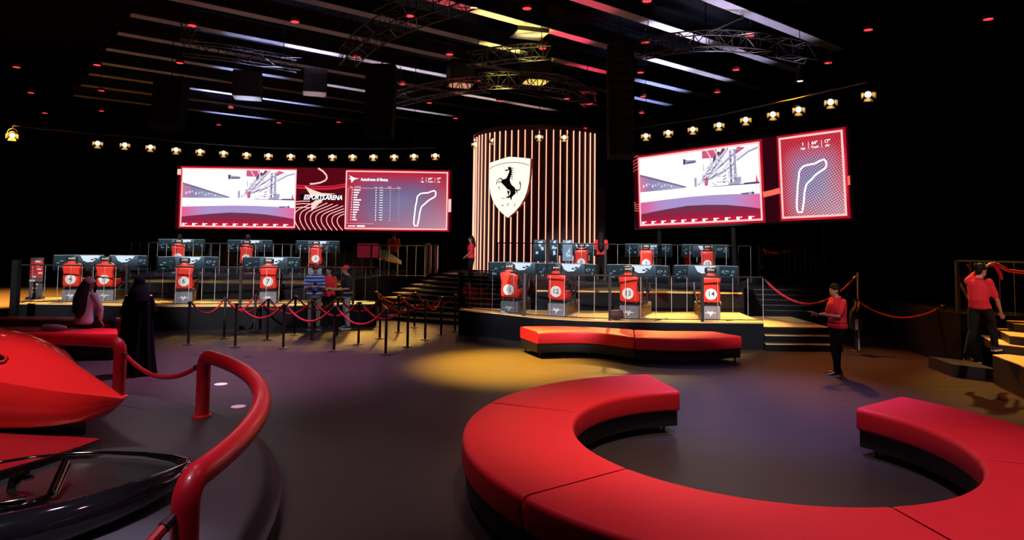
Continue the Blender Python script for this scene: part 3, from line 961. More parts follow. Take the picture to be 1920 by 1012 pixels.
def person(label, loc, rz, h=1.72, J=None, shirt=M_POLO, trousers=M_TROU, hair='short', cap=None, shoe=M_DARK, sole=None, sleeve=0.8,
           girth=1.0, look=0.0, eyes=True, short_legs=False, skin=None, hairmat=None, neck_collar=True, shorts=None):
    skin = skin or M_SKIN; hairmat = hairmat or M_HAIR
    s = h / 1.72
    D = dict(J0); D.update(J or {})
    D = {k: Vector(v) * s for k, v in D.items()}
    t = thing('person', label, 'person', loc, rz)
    up = Vector((0, 0, 1))
    # lateral axis of the shoulders
    lat = (D['shR'] - D['shL']); lat.z = 0; lat.normalize(); fwd = Vector((-lat.y, lat.x, 0))
    latp = (D['hiR'] - D['hiL']); latp.z = 0; latp.normalize(); fwdp = Vector((-latp.y, latp.x, 0))

    def torso(mb, grow, z_from, top=True):
        spine = [D['pel'], D['waist'], D['chest'], D['neckb']]
        st_ = [(-0.10, .13, .10), (-.03, .165, .118), (.0, .168, .118)]
        rows = []
        seg = [(0.0, .168, .118), (.5, .15, .105), (1.0, .145, .102), (1.5, .155, .108), (2.0, .170, .118), (2.45, .168, .105), (2.75, .12, .08), (3.0, .062, .062)]
        dn = (D['pel'] - D['waist']).normalized()
        rows.append((D['pel'] + dn * 0.10 * s, .125, .10)); rows.append((D['pel'] + dn * 0.05 * s, .160, .115))
        for u, rx, ry in seg:
            i = min(int(u), 2); f_ = u - i
            rows.append((spine[i].lerp(spine[i + 1], f_), rx, ry))
        rg = []
        for i, (c, rx, ry) in enumerate(rows):
            if i < z_from:
                continue
            if not top and i > 9:
                continue
            gg = girth if 1 <= i <= 7 else 1 + (girth - 1) * .4
            a_ = latp if i < 4 else lat; b_ = fwdp if i < 4 else fwd
            rg.append([c + a_ * ((rx * gg * s + grow) * cos(q)) + b_ * ((ry * gg * s + grow) * sin(q)) for q in [2 * PI * k / 14 for k in range(14)]])
        mb.rings(rg)

    def limb(mb, pts, rr, n=10):
        mb.tube(pts, rr, n)
        for p, r in zip(pts, rr):
            mb.ball(p, r * 0.99, 8, 6)
    body = MB()
    torso(body, 0, 0)
    for sd in 'LR':
        limb(body, [D['sh' + sd], D['sh' + sd].lerp(D['el' + sd], .4), D['el' + sd], D['el' + sd].lerp(D['wr' + sd], .35), D['wr' + sd]], [.052 * s, .047 * s, .038 * s, .038 * s, .025 * s])
        hi, kn, an = D['hi' + sd], D['kn' + sd], D['an' + sd]
        limb(body, [hi, hi.lerp(kn, .5), kn, kn.lerp(an, .3), an], [.085 * s, .072 * s, .052 * s, .054 * s, .036 * s])
        limb(body, [an + Vector((0, 0, -.025)) * s, D['toe' + sd].lerp(an, .2) + Vector((0, 0, -.02)) * s], [.028 * s, .014 * s])
    neck_top = D['head'] + Vector((0, -.01, -.08)) * s
    limb(body, [D['neckb'], neck_top], [.058 * s, .052 * s])
    Rh = Matrix.Rotation(look, 3, 'Z')
    hd = D['head']

    def H(x, y, z):
        return hd + Rh @ (Vector((x, y, z)) * s)
    body.ball(hd + Vector((0, 0, .02)) * s, (.074 * s, .092 * s, .098 * s), 14, 10, Rh)
    body.ball(H(0, .025, -.045), (.056 * s, .062 * s, .068 * s), 12, 8, Rh)
    body.ball(H(0, .098, -.012), (.013 * s, .018 * s, .024 * s), 8, 6, Rh)
    for q in (-1, 1):
        body.ball(H(q * .076, -.005, -.005), (.012 * s, .02 * s, .03 * s), 8, 6, Rh)
    # palms
    hands = MB()
    for sd, q in (('L', -1), ('R', 1)):
        d = (D['wr' + sd] - D['el' + sd]).normalized()
        hd_ = D.get('hand' + sd)
        if hd_ is not None and hd_.length > 0:
            d = hd_.normalized()
        side = d.cross(Vector((0, 0, 1)))
        if side.length < .3:
            side = Vector((0, 1, 0)) if abs(d.z) > .8 else Vector((1, 0, 0))
        side = (side - d * side.dot(d)).normalized(); nrm = d.cross(side).normalized()
        w0 = D['wr' + sd]; pc = w0 + d * .045 * s
        R = Matrix((side, nrm, d)).transposed()
        body.ball(pc, (.036 * s, .018 * s, .05 * s), 10, 8, R)
        cur = nrm * (1 if nrm.z < 0 else -1)
        for k, ln_ in enumerate((.058, .068, .064, .050)):
            b0_ = pc + side * ((k - 1.5) * .017 * s) + d * .035 * s
            b1_ = b0_ + d * ln_ * .55 * s + cur * .010 * s
            b2_ = b1_ + d * ln_ * .35 * s + cur * .030 * s
            hands.tube([b0_, b1_, b2_], [.0088 * s, .008 * s, .006 * s], 6)
        sgn = -q if d.z < 0 else q
        b0_ = pc + side * (sgn * .028 * s) - d * .012 * s
        hands.tube([b0_, b0_ + side * sgn * .022 * s + d * .03 * s, b0_ + side * sgn * .016 * s + d * .055 * s + cur * .012 * s], [.011 * s, .0095 * s, .007 * s], 6)
    me = flesh(body, 'body', .017 * s)
    joined(me, hands)
    link('body', me, skin, t)
    if shirt:
        sb = MB(); torso(sb, .020 * s, 1, top=True)
        for sd in 'LR':
            sh_, el, wr = D['sh' + sd], D['el' + sd], D['wr' + sd]
            if sleeve <= 1:
                e = sh_.lerp(el, sleeve)
                limb(sb, [sh_, e], [.066 * s, .060 * s])
            else:
                limb(sb, [sh_, el, el.lerp(wr, sleeve - 1)], [.066 * s, .055 * s, .045 * s])
        o = link('shirt', flesh(sb, 'shirt', .018 * s, 4), shirt, t)
        if neck_collar:
            c0 = D['neckb'].lerp(neck_top, .15)
            MB().tube([c0 + lat * (.066 * s * cos(q)) + fwd * (.066 * s * sin(q)) + up * (.012 * s * -sin(q)) for q in [2 * PI * k / 14 for k in range(14)]], .014 * s, 6, closed=True).build('collar', shirt, o, smooth=True)
    if trousers:
        tb = MB()
        dn = (D['pel'] - D['waist']).normalized()
        rg = []
        for c, rx, ry in ((D['pel'] + dn * .11 * s, .12, .105), (D['pel'] + dn * .05 * s, .166, .125), (D['pel'], .172, .124), (D['pel'] - dn * .09 * s, .160, .116)):
            rg.append([c + latp * ((rx * girth + .008) * s * cos(q)) + fwdp * ((ry * girth + .008) * s * sin(q)) for q in [2 * PI * k / 14 for k in range(14)]])
        tb.rings(rg)
        for sd in 'LR':
            hi, kn, an = D['hi' + sd], D['kn' + sd], D['an' + sd]
            if shorts:
                limb(tb, [hi, hi.lerp(kn, .5), kn], [.10 * s, .095 * s, .09 * s])
            else:
                limb(tb, [hi, hi.lerp(kn, .5), kn, kn.lerp(an, .5), an + (kn - an).normalized() * .01 * s], [.100 * s, .090 * s, .072 * s, .066 * s, .060 * s])
        link('trousers', flesh(tb, 'trousers', .018 * s, 4), trousers, t)
    for sd in 'LR':
        an, toe = D['an' + sd], D['toe' + sd]
        d = toe - an; d.z = 0; d.normalize(); sd_ = Vector((d.y, -d.x, 0)); z0 = min(an.z, toe.z) - .03 * s if abs(an.z - toe.z) < .12 * s else None
        if z0 is None:
            z0 = toe.z - .03 * s
        rg = []
        for u, wd, ht in ((-.075, .020, .05), (-.06, .036, .085), (0, .040, .09), (.06, .044, .075), (.13, .047, .055), (.18, .040, .045), (.205, .018, .03)):
            c = an + d * u * s
            tilt = (an.z - .085 * s - z0) * max(0, 1 - (u + .07) / .2)
            zz = z0 + max(0, tilt)
            rg.append([Vector((c.x, c.y, zz)) + sd_ * (wd * s * a_) + up * (ht * s * b_) for a_, b_ in ((-1, .05), (-1, .6), (-.6, 1), (.6, 1), (1, .6), (1, .05))])
        o = MB().rings(rg).build('shoe', shoe, t, smooth=True)
        if sole:
            rg2 = [[p + (p - sum(r, Vector()) / 6) * .05 if True else p for p in r] for r in rg]
            sb = MB(); rr = []
            for r in rg:
                a_, b_ = r[0], r[5]; m_ = (a_ + b_) / 2
                a2 = m_ + (a_ - m_) * 1.08; b2 = m_ + (b_ - m_) * 1.08
                rr.append([a2 - up * .008 * s, a2 + up * .020 * s, b2 + up * .020 * s, b2 - up * .008 * s])
            sb.rings(rr).build('sole', sole, o)
    if hair:
        hb_ = MB(); hb_.ball(H(0, -.012, .046), (.086 * s, .099 * s, .096 * s), 14, 10, Rh)
        hb_.ball(H(0, -.05, -.01), (.072 * s, .055 * s, .075 * s), 12, 8, Rh)
        if hair == 'long':
            hb_.tube([H(0, -.06, .03), H(0, -.085, -.10), H(0, -.10, -.25), H(0, -.10, -.40)], [.075 * s, .085 * s, .085 * s, .03 * s], 10)
        if hair == 'verylong':
            b_ = D['neckb']; bk_ = lambda y, z: b_ + fwd * (y * s) + Vector((0, 0, z * s))
            hb_.tube([H(0, -.04, .03), bk_(-.07, .06), bk_(-.12, -.12), bk_(-.14, -.34), bk_(-.13, -.46)], [.085 * s, .10 * s, .125 * s, .11 * s, .03 * s], 12)
        if hair == 'bun':
            hb_.ball(H(0, -.11, .09), .042 * s, 10, 8)
        if hair == 'pony':
            hb_.tube([H(0, -.09, .06), H(0, -.14, .04), H(0, -.15, -.06), H(0, -.13, -.14)], [.025 * s, .035 * s, .03 * s, .01 * s], 8)
        link('hair', flesh(hb_, 'hair', .014 * s, 3), hairmat, t)
    if cap:
        cb = MB(); cb.ball(H(0, -.006, .060), (.090 * s, .104 * s, .088 * s), 14, 10, Rh)
        cb.ball(H(0, .115, .052), (.062 * s, .065 * s, .010 * s), 12, 6, Rh)
        o = link('cap', flesh(cb, 'cap', .012 * s, 2), cap, t)
        MB().ball(H(0, -.006, .150), .010 * s, 8, 6).build('cap_button', cap, o)
    if eyes:
        for q in (-1, 1):
            MB().ball(H(q * .030, .086, .012), (.012 * s, .008 * s, .008 * s), 8, 6, Rh).build('eye', M_EYE, t)
        MB().ball(H(0, .082, -.062), (.024 * s, .008 * s, .006 * s), 8, 6, Rh).build('mouth', mat('lip', (0.36, 0.10, 0.09), 0.5, noise=0.05), t)
    return t


def arms(wl, el, wr, er):
    return dict(wrL=wl, elL=el, wrR=wr, elR=er)


def stripe_mat():
    m = bpy.data.materials.new('striped_polo'); m.use_nodes = True
    nt = m.node_tree; b = nt.nodes['Principled BSDF']; L = nt.links.new
    tc = nt.nodes.new('ShaderNodeTexCoord'); sx = nt.nodes.new('ShaderNodeSeparateXYZ'); L(tc.outputs['Object'], sx.inputs[0])
    mu = nt.nodes.new('ShaderNodeMath'); mu.operation = 'MULTIPLY'; mu.inputs[1].default_value = 11; L(sx.outputs[2], mu.inputs[0])
    fr = nt.nodes.new('ShaderNodeMath'); fr.operation = 'FRACT'; L(mu.outputs[0], fr.inputs[0])
    cr = nt.nodes.new('ShaderNodeValToRGB'); cr.color_ramp.interpolation = 'CONSTANT'
    cr.color_ramp.elements[0].color = (0.03, 0.06, 0.34, 1); cr.color_ramp.elements[1].position = 0.68; cr.color_ramp.elements[1].color = (0.40, 0.55, 0.85, 1)
    L(fr.outputs[0], cr.inputs[0]); L(cr.outputs[0], b.inputs['Base Color']); b.inputs['Roughness'].default_value = 0.8
    return m


# person with the tablet (in profile, facing left)
p = at(1572, 703, 0)
HOLD = dict(wrL=(-.10, .34, 1.14), elL=(-.22, .10, 1.12), wrR=(.10, .34, 1.12), elR=(.23, .08, 1.12), handL=(.15, .9, .1), handR=(-.1, .9, .1),
            head=(0, .05, 1.585), neckb=(0, -.005, 1.44), anL=(-.11, .10, .09), toeL=(-.13, .26, .03), knL=(-.10, .07, .5), anR=(.11, -.06, .09), toeR=(.12, .10, .03))
person('person in red polo and black trousers reading a tablet beside the stage steps', (p.x, p.y, 0), PI / 2 + 0.1, 1.74, HOLD, sole=M_WHITE, girth=1.22, shoe=mat('shoe_black', (0.02, 0.02, 0.022), 0.6, noise=0.2))
R_ = Matrix.Rotation(PI / 2 + 0.1, 3, 'Z')
tp = Vector((p.x, p.y, 0)) + R_ @ Vector((0, .45, 1.17))
tb = thing('tablet', 'thin tablet held by the person in the red polo', 'tablet', tp, PI / 2 + 0.1)
o = bevel(MB().box((0, 0, 0), (.25, .19, .012), rx=0.35).build('shell', M_PALE, tb), .004)
MB().box((0, -.003, .0068), (.22, .165, .002), rx=0.35).build('screen', mat('tablet_glass', (0.02, 0.02, 0.025), .1, noise=.05), tb)

# woman on the far right steps, arm up, gathering a red rope
p = at(1838, 676, 0.5)
WJ = dict(shL=(-.17, .02, 1.40), shR=(.17, .0, 1.41), elL=(-.25, .02, 1.14), wrL=(-.27, .17, .95), elR=(.36, .12, 1.50), wrR=(.52, .22, 1.66), handR=(.6, .3, .5), handL=(-.1, .6, -.8),
          head=(.03, .07, 1.60), neckb=(0, .03, 1.44), chest=(0, .03, 1.27), anL=(-.10, .10, .09), knL=(-.10, .13, .5), toeL=(-.12, .26, .03), anR=(.12, -.22, .09), knR=(.10, -.06, .48), toeR=(.13, -.05, .03))
WJ2 = dict(WJ); WJ2.update(elL=(-.08, .22, 1.56), wrL=(.02, .44, 1.70), handL=(.3, .8, .4), elR=(.25, .10, 1.10), wrR=(.22, .36, .86), handR=(.0, .7, -.7),
                           anL=(-.12, -.24, .10), knL=(-.10, -.02, .52), toeL=(-.13, -.10, .03), anR=(.13, .30, .25), knR=(.11, .26, .68), toeR=(.14, .46, .20), pel=(0, .05, .95), hiL=(-.09, .05, .92), hiR=(.09, .05, .92))
WRZ = -0.95
wloc = Vector((p.x, p.y, 0.5))
person('person with hair tied up and red top raising a red rope on the steps', wloc, WRZ, 1.68, WJ2, hair='bun', look=-0.55, shoe=M_DARK, sole=M_WHITE)
WHAND = wloc + Matrix.Rotation(WRZ, 3, 'Z') @ (Vector((.04, .52, 1.74)) * 1.68 / 1.72)

# three visitors in the rope queue
p = at(588, 617, 0)
PH = dict(wrL=(-.04, .30, 1.16), elL=(-.25, .08, 1.10), wrR=(.08, .28, 1.18), elR=(.25, .08, 1.10), handL=(.6, .7, .1), handR=(-.6, .7, .1))
person('person in blue striped polo and khaki trousers looking at a phone in the queue', (p.x, p.y, 0), PI + 0.35, 1.76, PH, shirt=stripe_mat(), trousers=mat('khaki', (0.23, 0.20, 0.14), 0.9, noise=0.15), cap=mat('maroon_cap', (0.30, 0.03, 0.06), 0.8, noise=0.1), sole=M_WHITE, girth=1.25)
R_ = Matrix.Rotation(PI + 0.35, 3, 'Z'); ph = Vector((p.x, p.y, 0)) + R_ @ Vector((.02, .385, 1.25))
t = thing('phone', 'phone held by the person in the striped polo', 'phone', ph, PI + .35)
bevel(MB().box((0, 0, 0), (.075, .012, .15), rx=-.5).build('case', M_DARK, t), .004); MB().box((0, -.0075, 0), (.066, .002, .135), rx=-.5).build('screen', M_SMOKE, t)
p = at(614, 614, 0)
person('person with dark hair, red polo and black trousers behind the striped polo', (p.x, p.y - 0.0, 0), PI - 0.3, 1.70, dict(wrL=(.02, .26, 1.12), elL=(-.24, .05, 1.10), wrR=(-.02, .27, 1.10), elR=(.24, .05, 1.10), handL=(.9, .2, 0), handR=(-.9, .2, 0)), girth=1.15)
p = at(649, 616, 0)
person('person in red cap, black shirt and grey trousers in the queue', (p.x, p.y, 0), PI / 2 + 0.45, 1.74, dict(wrL=(-.05, .32, 1.06), elL=(-.24, .02, 1.10), wrR=(.05, .32, 1.06), elR=(.24, .02, 1.10), handL=(.5, .8, .1), handR=(-.5, .8, .1), head=(0, .05, 1.59)),
       shirt=mat('black_shirt', (0.012, 0.010, 0.016), 0.8, noise=0.2), trousers=mat('grey_trousers', (0.34, 0.34, 0.36), 0.9, noise=0.1), cap=mat('red_cap', (0.75, 0.04, 0.05), 0.7, noise=0.1), girth=1.25, sole=M_WHITE)
# staff on the stages
person('person in red top seen from behind on the upper left stage', (atY(738, 470, 26.0).x, 26.0, ZL), 0.2, 1.66, dict(wrR=(.12, .25, 1.10)), hair='pony')
p = atY(887, 520, 26.0)
person('person with long dark hair, red top and black trousers beside the tower', (p.x, 24.6, PLAT * 0.8), PI / 2 - 0.1, 1.72, dict(wrL=(-.12, .18, .98), wrR=(.10, .16, .98)), hair='long')
p = atY(1132, 470, 22.4)
person('person with long dark hair and red top on the upper right stage', (p.x + .05, 23.4, ZR), -0.2, 1.66, dict(wrL=(-.12, .22, 1.05), wrR=(.12, .22, 1.05)), hair='verylong')

# person in a long black robe, left
p = at(254, 702, 0)
rb = thing('person', 'person in a full black robe and headscarf standing by the red rail', 'person', (p.x, p.y, 0), 0.25)
bd = MB()
for z_, rx_, ry_ in ():
    pass
bd.tube([(0, 0, .1), (0, 0, .9), (0, 0, 1.35), (0, -.01, 1.5)], [.12, .15, .16, .06], 12)
bd.ball((0, .02, 1.63), (.075, .09, .11), 14, 10); bd.ball((0, .11, 1.62), (.012, .02, .022), 8, 6)
for q in (-1, 1):
    bd.tube([(q * .17, 0, 1.42), (q * .26, .03, 1.16), (q * .12, .24, 1.02)], [.05, .045, .03], 8); bd.ball((q * .08, .28, 1.01), (.04, .045, .025), 8, 6)
    bd.tube([(q * .09, 0, .9), (q * .1, .02, .5), (q * .1, 0, .06)], [.08, .06, .045], 8)
hn = MB()
for q in (-1, 1):
    for k in range(4):
        hn.tube([(q * .07, .30, 1.03 - k * .016), (q * .03, .345, 1.03 - k * .016), (q * .005, .335, 1.025 - k * .016)], [.009, .008, .006], 6)
    hn.tube([(q * .07, .27, 1.03), (q * .055, .28, 1.065), (q * .04, .30, 1.075)], [.011, .009, .007], 6)
me = flesh(bd, 'body', .018); joined(me, hn); link('body', me, M_SKIN, rb)
rg = []
M_ROBE = mat('black_robe', (0.003, 0.003, 0.005), 0.95, noise=0.3, spec=0.04)
for z_, rx_, ry_, fo in ((0.015, .33, .30, .03), (.3, .29, .26, .026), (.7, .255, .22, .02), (1.0, .245, .20, .012), (1.25, .235, .17, .006), (1.40, .205, .14, 0), (1.50, .12, .11, 0)):
    rg.append([Vector(((rx_ + fo * cos(9 * a)) * cos(a), (ry_ + fo * cos(9 * a)) * sin(a), z_)) for a in [2 * PI * k / 54 for k in range(54)]])
MB().rings(rg).build('robe', M_ROBE, rb, smooth=True)
sl_ = MB()
for q in (-1, 1):
    sl_.tube([(q * .165, 0, 1.40), (q * .235, .03, 1.14), (q * .12, .20, 1.00)], [.06, .075, .095], 14)
sl_.build('robe_sleeves', M_ROBE, rb, smooth=True)
hs = MB(); hs.ball((0, -.015, 1.66), (.098, .105, .125), 16, 10); hs.tube([(0, -.02, 1.62), (0, -.04, 1.48), (0, -.05, 1.30)], [.098, .155, .20], 14)
link('headscarf', flesh(hs, 'headscarf', .02, 4), M_ROBE, rb)
for q in (-1, 1):
    MB().ball((q * .03, .105, 1.645), (.012, .008, .008), 8, 6).build('eye', M_EYE, rb)
    MB().rings([[Vector((q * .11 + a_ * w_, y_, z_ * h_ + .004)) for a_, z_ in ((-1, 0), (-1, .7), (0, 1), (1, .7), (1, 0))] for y_, w_, h_ in ((-.07, .03, .06), (0, .045, .08), (.10, .045, .06), (.17, .02, .03))]).build('shoe', M_DARK, rb, smooth=True)

# seated visitor on the left bench, long dark hair, seen from behind
SEATZ = 0.54
p = at(152, 617, SEATZ)
SIT = dict(pel=(0, 0, .13), waist=(0, -.01, .29), chest=(0, .01, .48), neckb=(0, .0, .66), head=(.03, .03, .81), shL=(-.165, 0, .61), shR=(.165, 0, .61), elL=(-.23, .12, .42), wrL=(-.10, .30, .38),
           elR=(.24, .10, .36), wrR=(.22, .12, .13), handR=(.1, .5, -.6), hiL=(-.09, .02, .11), knL=(-.12, .44, .12), anL=(-.14, .50, -.33), toeL=(-.15, .67, -.39), hiR=(.09, .02, .11), knR=(.26, .40, .12), anR=(.30, .44, -.33), toeR=(.32, .60, -.39))
person('seated person with very long dark hair and pale top, back turned, left bench', (p.x, p.y + .1, SEATZ), -0.15, 1.95, SIT, shirt=mat('pale_satin', (0.55, 0.52, 0.56), 0.35, noise=0.2), hair='verylong', cap=mat('white_cap', (0.8, 0.78, 0.78), 0.8, noise=0.05), sleeve=1.8, look=-1.2)

# ------------------------------------------------------------------ sim-racing pods
M_MONG = ramp_emat('monitor_view', [(0.0, (0.012, 0.018, 0.025)), (0.4, (0.03, 0.05, 0.07)), (0.6, (0.06, 0.10, 0.14)), (1.0, (0.14, 0.20, 0.27))], 0.8, mode='v')
M_MONW = ramp_emat('monitor_wing', [(0.0, (0.008, 0.012, 0.016)), (0.4, (0.02, 0.035, 0.05)), (0.7, (0.035, 0.065, 0.085)), (1.0, (0.04, 0.075, 0.10))], 0.6, mode='v')
M_MONT = emat('monitor_edge', (0.45, 0.55, 0.68), 0.8)
M_MONS = emat('monitor_sky', (0.72, 0.84, 1.0), 1.0)
M_MOND = emat('monitor_shape', (0.02, 0.035, 0.05), 0.9)

rg = []
for z_, w_, d_, yo in ((.405, .175, .05, .05), (.42, .205, .085, .03), (.48, .222, .10, .01), (.60, .218, .10, .0), (.74, .207, .10, -.01), (.82, .205, .10, -.015), (.92, .232, .11, -.02), (1.0, .240, .105, -.03), (1.04, .222, .09, -.03), (1.07, .15, .07, -.03), (1.12, .075, .06, -.03), (1.16, .07, .055, -.03)):
    r = []
    for k in range(24):
        a = 2 * PI * k / 24; c_, s_ = cos(a), sin(a)
        r.append(Vector((w_ * (abs(c_) ** .45) * (1 if c_ > 0 else -1), yo + d_ * (abs(s_) ** .45) * (1 if s_ > 0 else -1), z_)))
    rg.append(r)
shell_mb = MB().rings(rg)
hd_rg = []
for z_, w_, d_ in ((1.10, .10, .05), (1.12, .135, .075), (1.2, .14, .08), (1.245, .125, .07), (1.26, .09, .05)):
    hd_rg.append([Vector((w_ * (abs(cos(a)) ** .5) * (1 if cos(a) > 0 else -1), -.03 + d_ * (abs(sin(a)) ** .5) * (1 if sin(a) > 0 else -1), z_)) for a in [2 * PI * k / 20 for k in range(20)]])


def arrow_poly(cx, cz_, s):
    pts = [(-1.0, 0.0), (-.35, .10), (-.55, .38), (-.05, .14), (.25, .34), (.30, .12), (1.0, .03), (.28, -.06), (-.12, -.55), (-.15, -.12), (-.6, -.05)]
    return [(cx + x * s, cz_ + z * s) for x, z in pts]


def make_pod(number, label):
    t = thing('racing_simulator', label, 'simulator', group='numbered racing simulators on the stages')
    b = bevel(MB().box((0, .72, .155), (.46, 1.5, .31)).build('base', M_POD, t), .02)
    MB().box((0, .72, .325), (.40, 1.3, .03)).build('top_plate', M_DARK, b)
    MB().slab(arrow_poly(0, .15, .16), -.035, -.0305).build('arrow_mark', M_WHITE, b)
    pl = MB(); pl.box((.234, .72, .16), (.012, 1.2, .16)); pl.box((-.234, .72, .16), (.012, 1.2, .16))
    pl.build('side_plate', mat('copper_plate', (0.32, 0.17, 0.07), 0.4, 0.4, noise=0.3), b)
    sh_ = shell_mb.build('seat_shell', M_SEAT, t, smooth=True)
    MB().box((0, -.118 - .01, .985), (.36, .008, .008)).build('seam', mat('seam_red', (.35, .02, .015), .6, noise=.1), sh_)
    for q in (-1, 1):
        MB().slab([(q * .095, 1.055), (q * .195, 1.045), (q * .16, 1.085), (q * .10, 1.10)], -.115, -.02).build('belt_slot', M_DARK, sh_)
    MB().rings(hd_rg).build('headrest', M_DARK, t, smooth=True)
    lg_ = MB(); lg_.slab([(-.075, 1.195), (-.05, 1.18), (-.03, 1.195), (-.05, 1.215)], -.120, -.112); lg_.slab([(-.02, 1.188), (.08, 1.188), (.08, 1.206), (-.02, 1.206)], -.120, -.112)
    lg_.build('headrest_mark', M_WHITE, t)
    dn = MB().slab([(.112 * 1.22 * cos(2 * PI * k / 28), .61 + .112 * 1.22 * sin(2 * PI * k / 28)) for k in range(28)], -.118, -.10).build('number_disc', mat('disc_white', (0.95, 0.95, 0.95), 0.5, noise=0.01), t)
    me = text_mesh(str(number), .17, bold=.0015)
    o = link('number', me, M_DARK, dn); o.location = (0, -.121, .612)
    cu = bevel(MB().box((0, .30, .44), (.40, .5, .12)).build('seat_cushion', M_SEAT, t), .03)
    for q in (-1, 1):
        bevel(MB().box((q * .205, .26, .53), (.06, .46, .18)).build('bolster', M_SEAT, t), .02)
    fr = MB()
    for q in (-1, 1):
        fr.tube([(q * .15, 0, .33), (q * .15, .05, .42)], .02, 6); fr.tube([(q * .27, .2, .34), (q * .27, 1.05, .62), (q * .27, 1.1, .82)], .025, 6)
    fr.tube([(-.27, 1.05, .62), (.27, 1.05, .62)], .025, 6)
    fr.build('frame', M_STEEL, t, smooth=True)
    po = MB(); po.tube([(.30, .62, .31), (.30, .62, .95)], .022, 6); po.box((.30, .62, .97), (.07, .1, .06)); po.build('shifter_post', M_STEEL, t, smooth=True)
    wh = MB(); wh.tube([(.14 * cos(a), .68 + .03 * sin(a), .86 + .13 * sin(a)) for a in [2 * PI * k / 18 for k in range(18)]], .018, 6, closed=True)
    wh.box((0, .70, .86), (.2, .03, .05)); wh.tube([(0, .7, .86), (0, 1.0, .80)], .03, 8); wh.build('steering_wheel', M_DARK, t, smooth=True)
    pd = MB()
    for q in (-.1, 0, .1):
        pd.box((q, 1.35, .45), (.06, .02, .16), rx=.4)
    pd.build('pedals', M_STEEL, t)
    # triple monitors
    mh, mz = .46, 1.035
    sd = MB(); sd.box((0, 1.32, .55), (.10, .10, .9)); sd.box((0, 1.28, mz), (1.0, .05, .10)); sd.build('monitor_stand', M_STEEL, t)
    for q in (-1, 0, 1):
        wd = .80 if q == 0 else .56
        cx = q * (.40 + .50 * wd * cos(.80)); cy = 1.24 - abs(q) * .5 * wd * sin(.80)
        ho = bpy.data.objects.new('monitor', MB().box((0, .025, 0), (wd, .045, mh)).mesh('monitor')); ho.data.materials.append(M_DARK)
        COL.objects.link(ho); ho.parent = t; ho.location = (cx, cy, mz); ho.rotation_euler = (0, 0, -q * .80)
        sc = MB(); flat(sc, [(-wd / 2 + .01, -mh / 2 + .01), (wd / 2 - .01, -mh / 2 + .01), (wd / 2 - .01, mh / 2 - .01), (-wd / 2 + .01, mh / 2 - .01)], .001)
        so = fb(sc, 'screen', M_MONG if q == 0 else M_MONW, ho)
        if q == 0:
            fb(flat(MB(), [(-.16, .06), (-.06, .01), (.10, .02), (.16, .08), (.24, .12), (.30, .21), (-.24, .21)], .003), 'sky_glow', M_MONS, ho)
        sp = MB()
        random.seed(5 + q)
        for i in range(7):
            x_ = random.uniform(-wd / 2 + .05, wd / 2 - .12); z_ = random.uniform(-mh / 2 + .1, mh / 2 - .1)
            flat(sp, [(x_, z_), (x_ + .1, z_ + .02 * random.uniform(-1, 1)), (x_ + .09, z_ + .03), (x_ + .01, z_ + .05 * random.random())], .004)
        fb(sp, 'picture_shapes', M_MOND if q == 0 else emat('monitor_light', (0.22, 0.32, 0.38), .8), ho)
        ed_ = MB(); flat(ed_, [(-wd / 2, mh / 2 - .012), (wd / 2, mh / 2 - .012), (wd / 2, mh / 2 - .002), (-wd / 2, mh / 2 - .002)], .006); fb(ed_, 'lit_edge', M_MONT, ho)
    return t


def pod_label(n):
    w_ = {1: 'one, leftmost on the upper left stage', 2: 'two, middle of the upper left stage', 3: 'three, rightmost on the upper left stage', 4: 'four, leftmost on the lower left stage',
          5: 'five, behind the seated long-haired person', 6: 'six, third from left on the lower stage', 7: 'seven, just left of the queue visitors', 8: 'eight, in front of the glowing tower',
          9: 'nine, middle of the upper right stage', 10: 'ten, rightmost on the upper right stage', 11: 'eleven, nearest the curved steps', 12: 'twelve, second from the curved steps',
          13: 'thirteen, with a dark bag behind it', 14: 'fourteen, nearest the right stage steps'}[n]
    return 'red racing simulator seat number ' + w_


pod0 = make_pod(1, pod_label(1))
pod_tree = descend(pod0)
PODS = {}


def place_pod(n, loc, head):
    rz = -math.radians(head)
    if n == 1:
        pod0.location = loc; pod0.rotation_euler = (0, 0, rz); PODS[1] = pod0; return
    r = copy_tree(pod0, pod_tree, pod_label(n), loc, rz)
    disc = [c for c in r.children if c.name.startswith('number_disc')][0]
    num = disc.children[0]
    num.data = text_mesh(str(n), .17, bold=.0015); num.data.materials.append(M_DARK)
    if n in (4, 5):   # these two stand so close that the wing between them is left off
        for c in list(r.children):
            if c.name.startswith('monitor') and abs(c.rotation_euler[2]) > .1 and (c.rotation_euler[2] < 0) == (n == 4):
                for g in list(c.children):
                    bpy.data.objects.remove(g)
                bpy.data.objects.remove(c)
    PODS[n] = r


for n_, x_, y_, hd2 in ((11, 955, 589.5, 14), (12, 1045, 594, 20), (13, 1182, 599, 24), (14, 1337, 600, 9), (4, 124, 565, -14), (5, 188, 565, -10), (6, 337, 569.5, -20), (7, 497, 569, -14)):
    q = at(x_, y_, Z1); place_pod(n_, Vector((q.x, q.y + 0.20, Z1)), hd2)
for n_, x_, Y_, z_, hd2 in ((1, 334, 24.7, ZL, -20), (2, 462, 24.7, ZL, -14), (3, 592, 24.7, ZL, -12), (8, 1090, 22.9, ZR, 6), (9, 1212, 22.8, ZR, 16), (10, 1326, 22.8, ZR, 12)):
    q = atY(x_, 486, Y_); place_pod(n_, Vector((q.x, Y_, z_)), hd2)
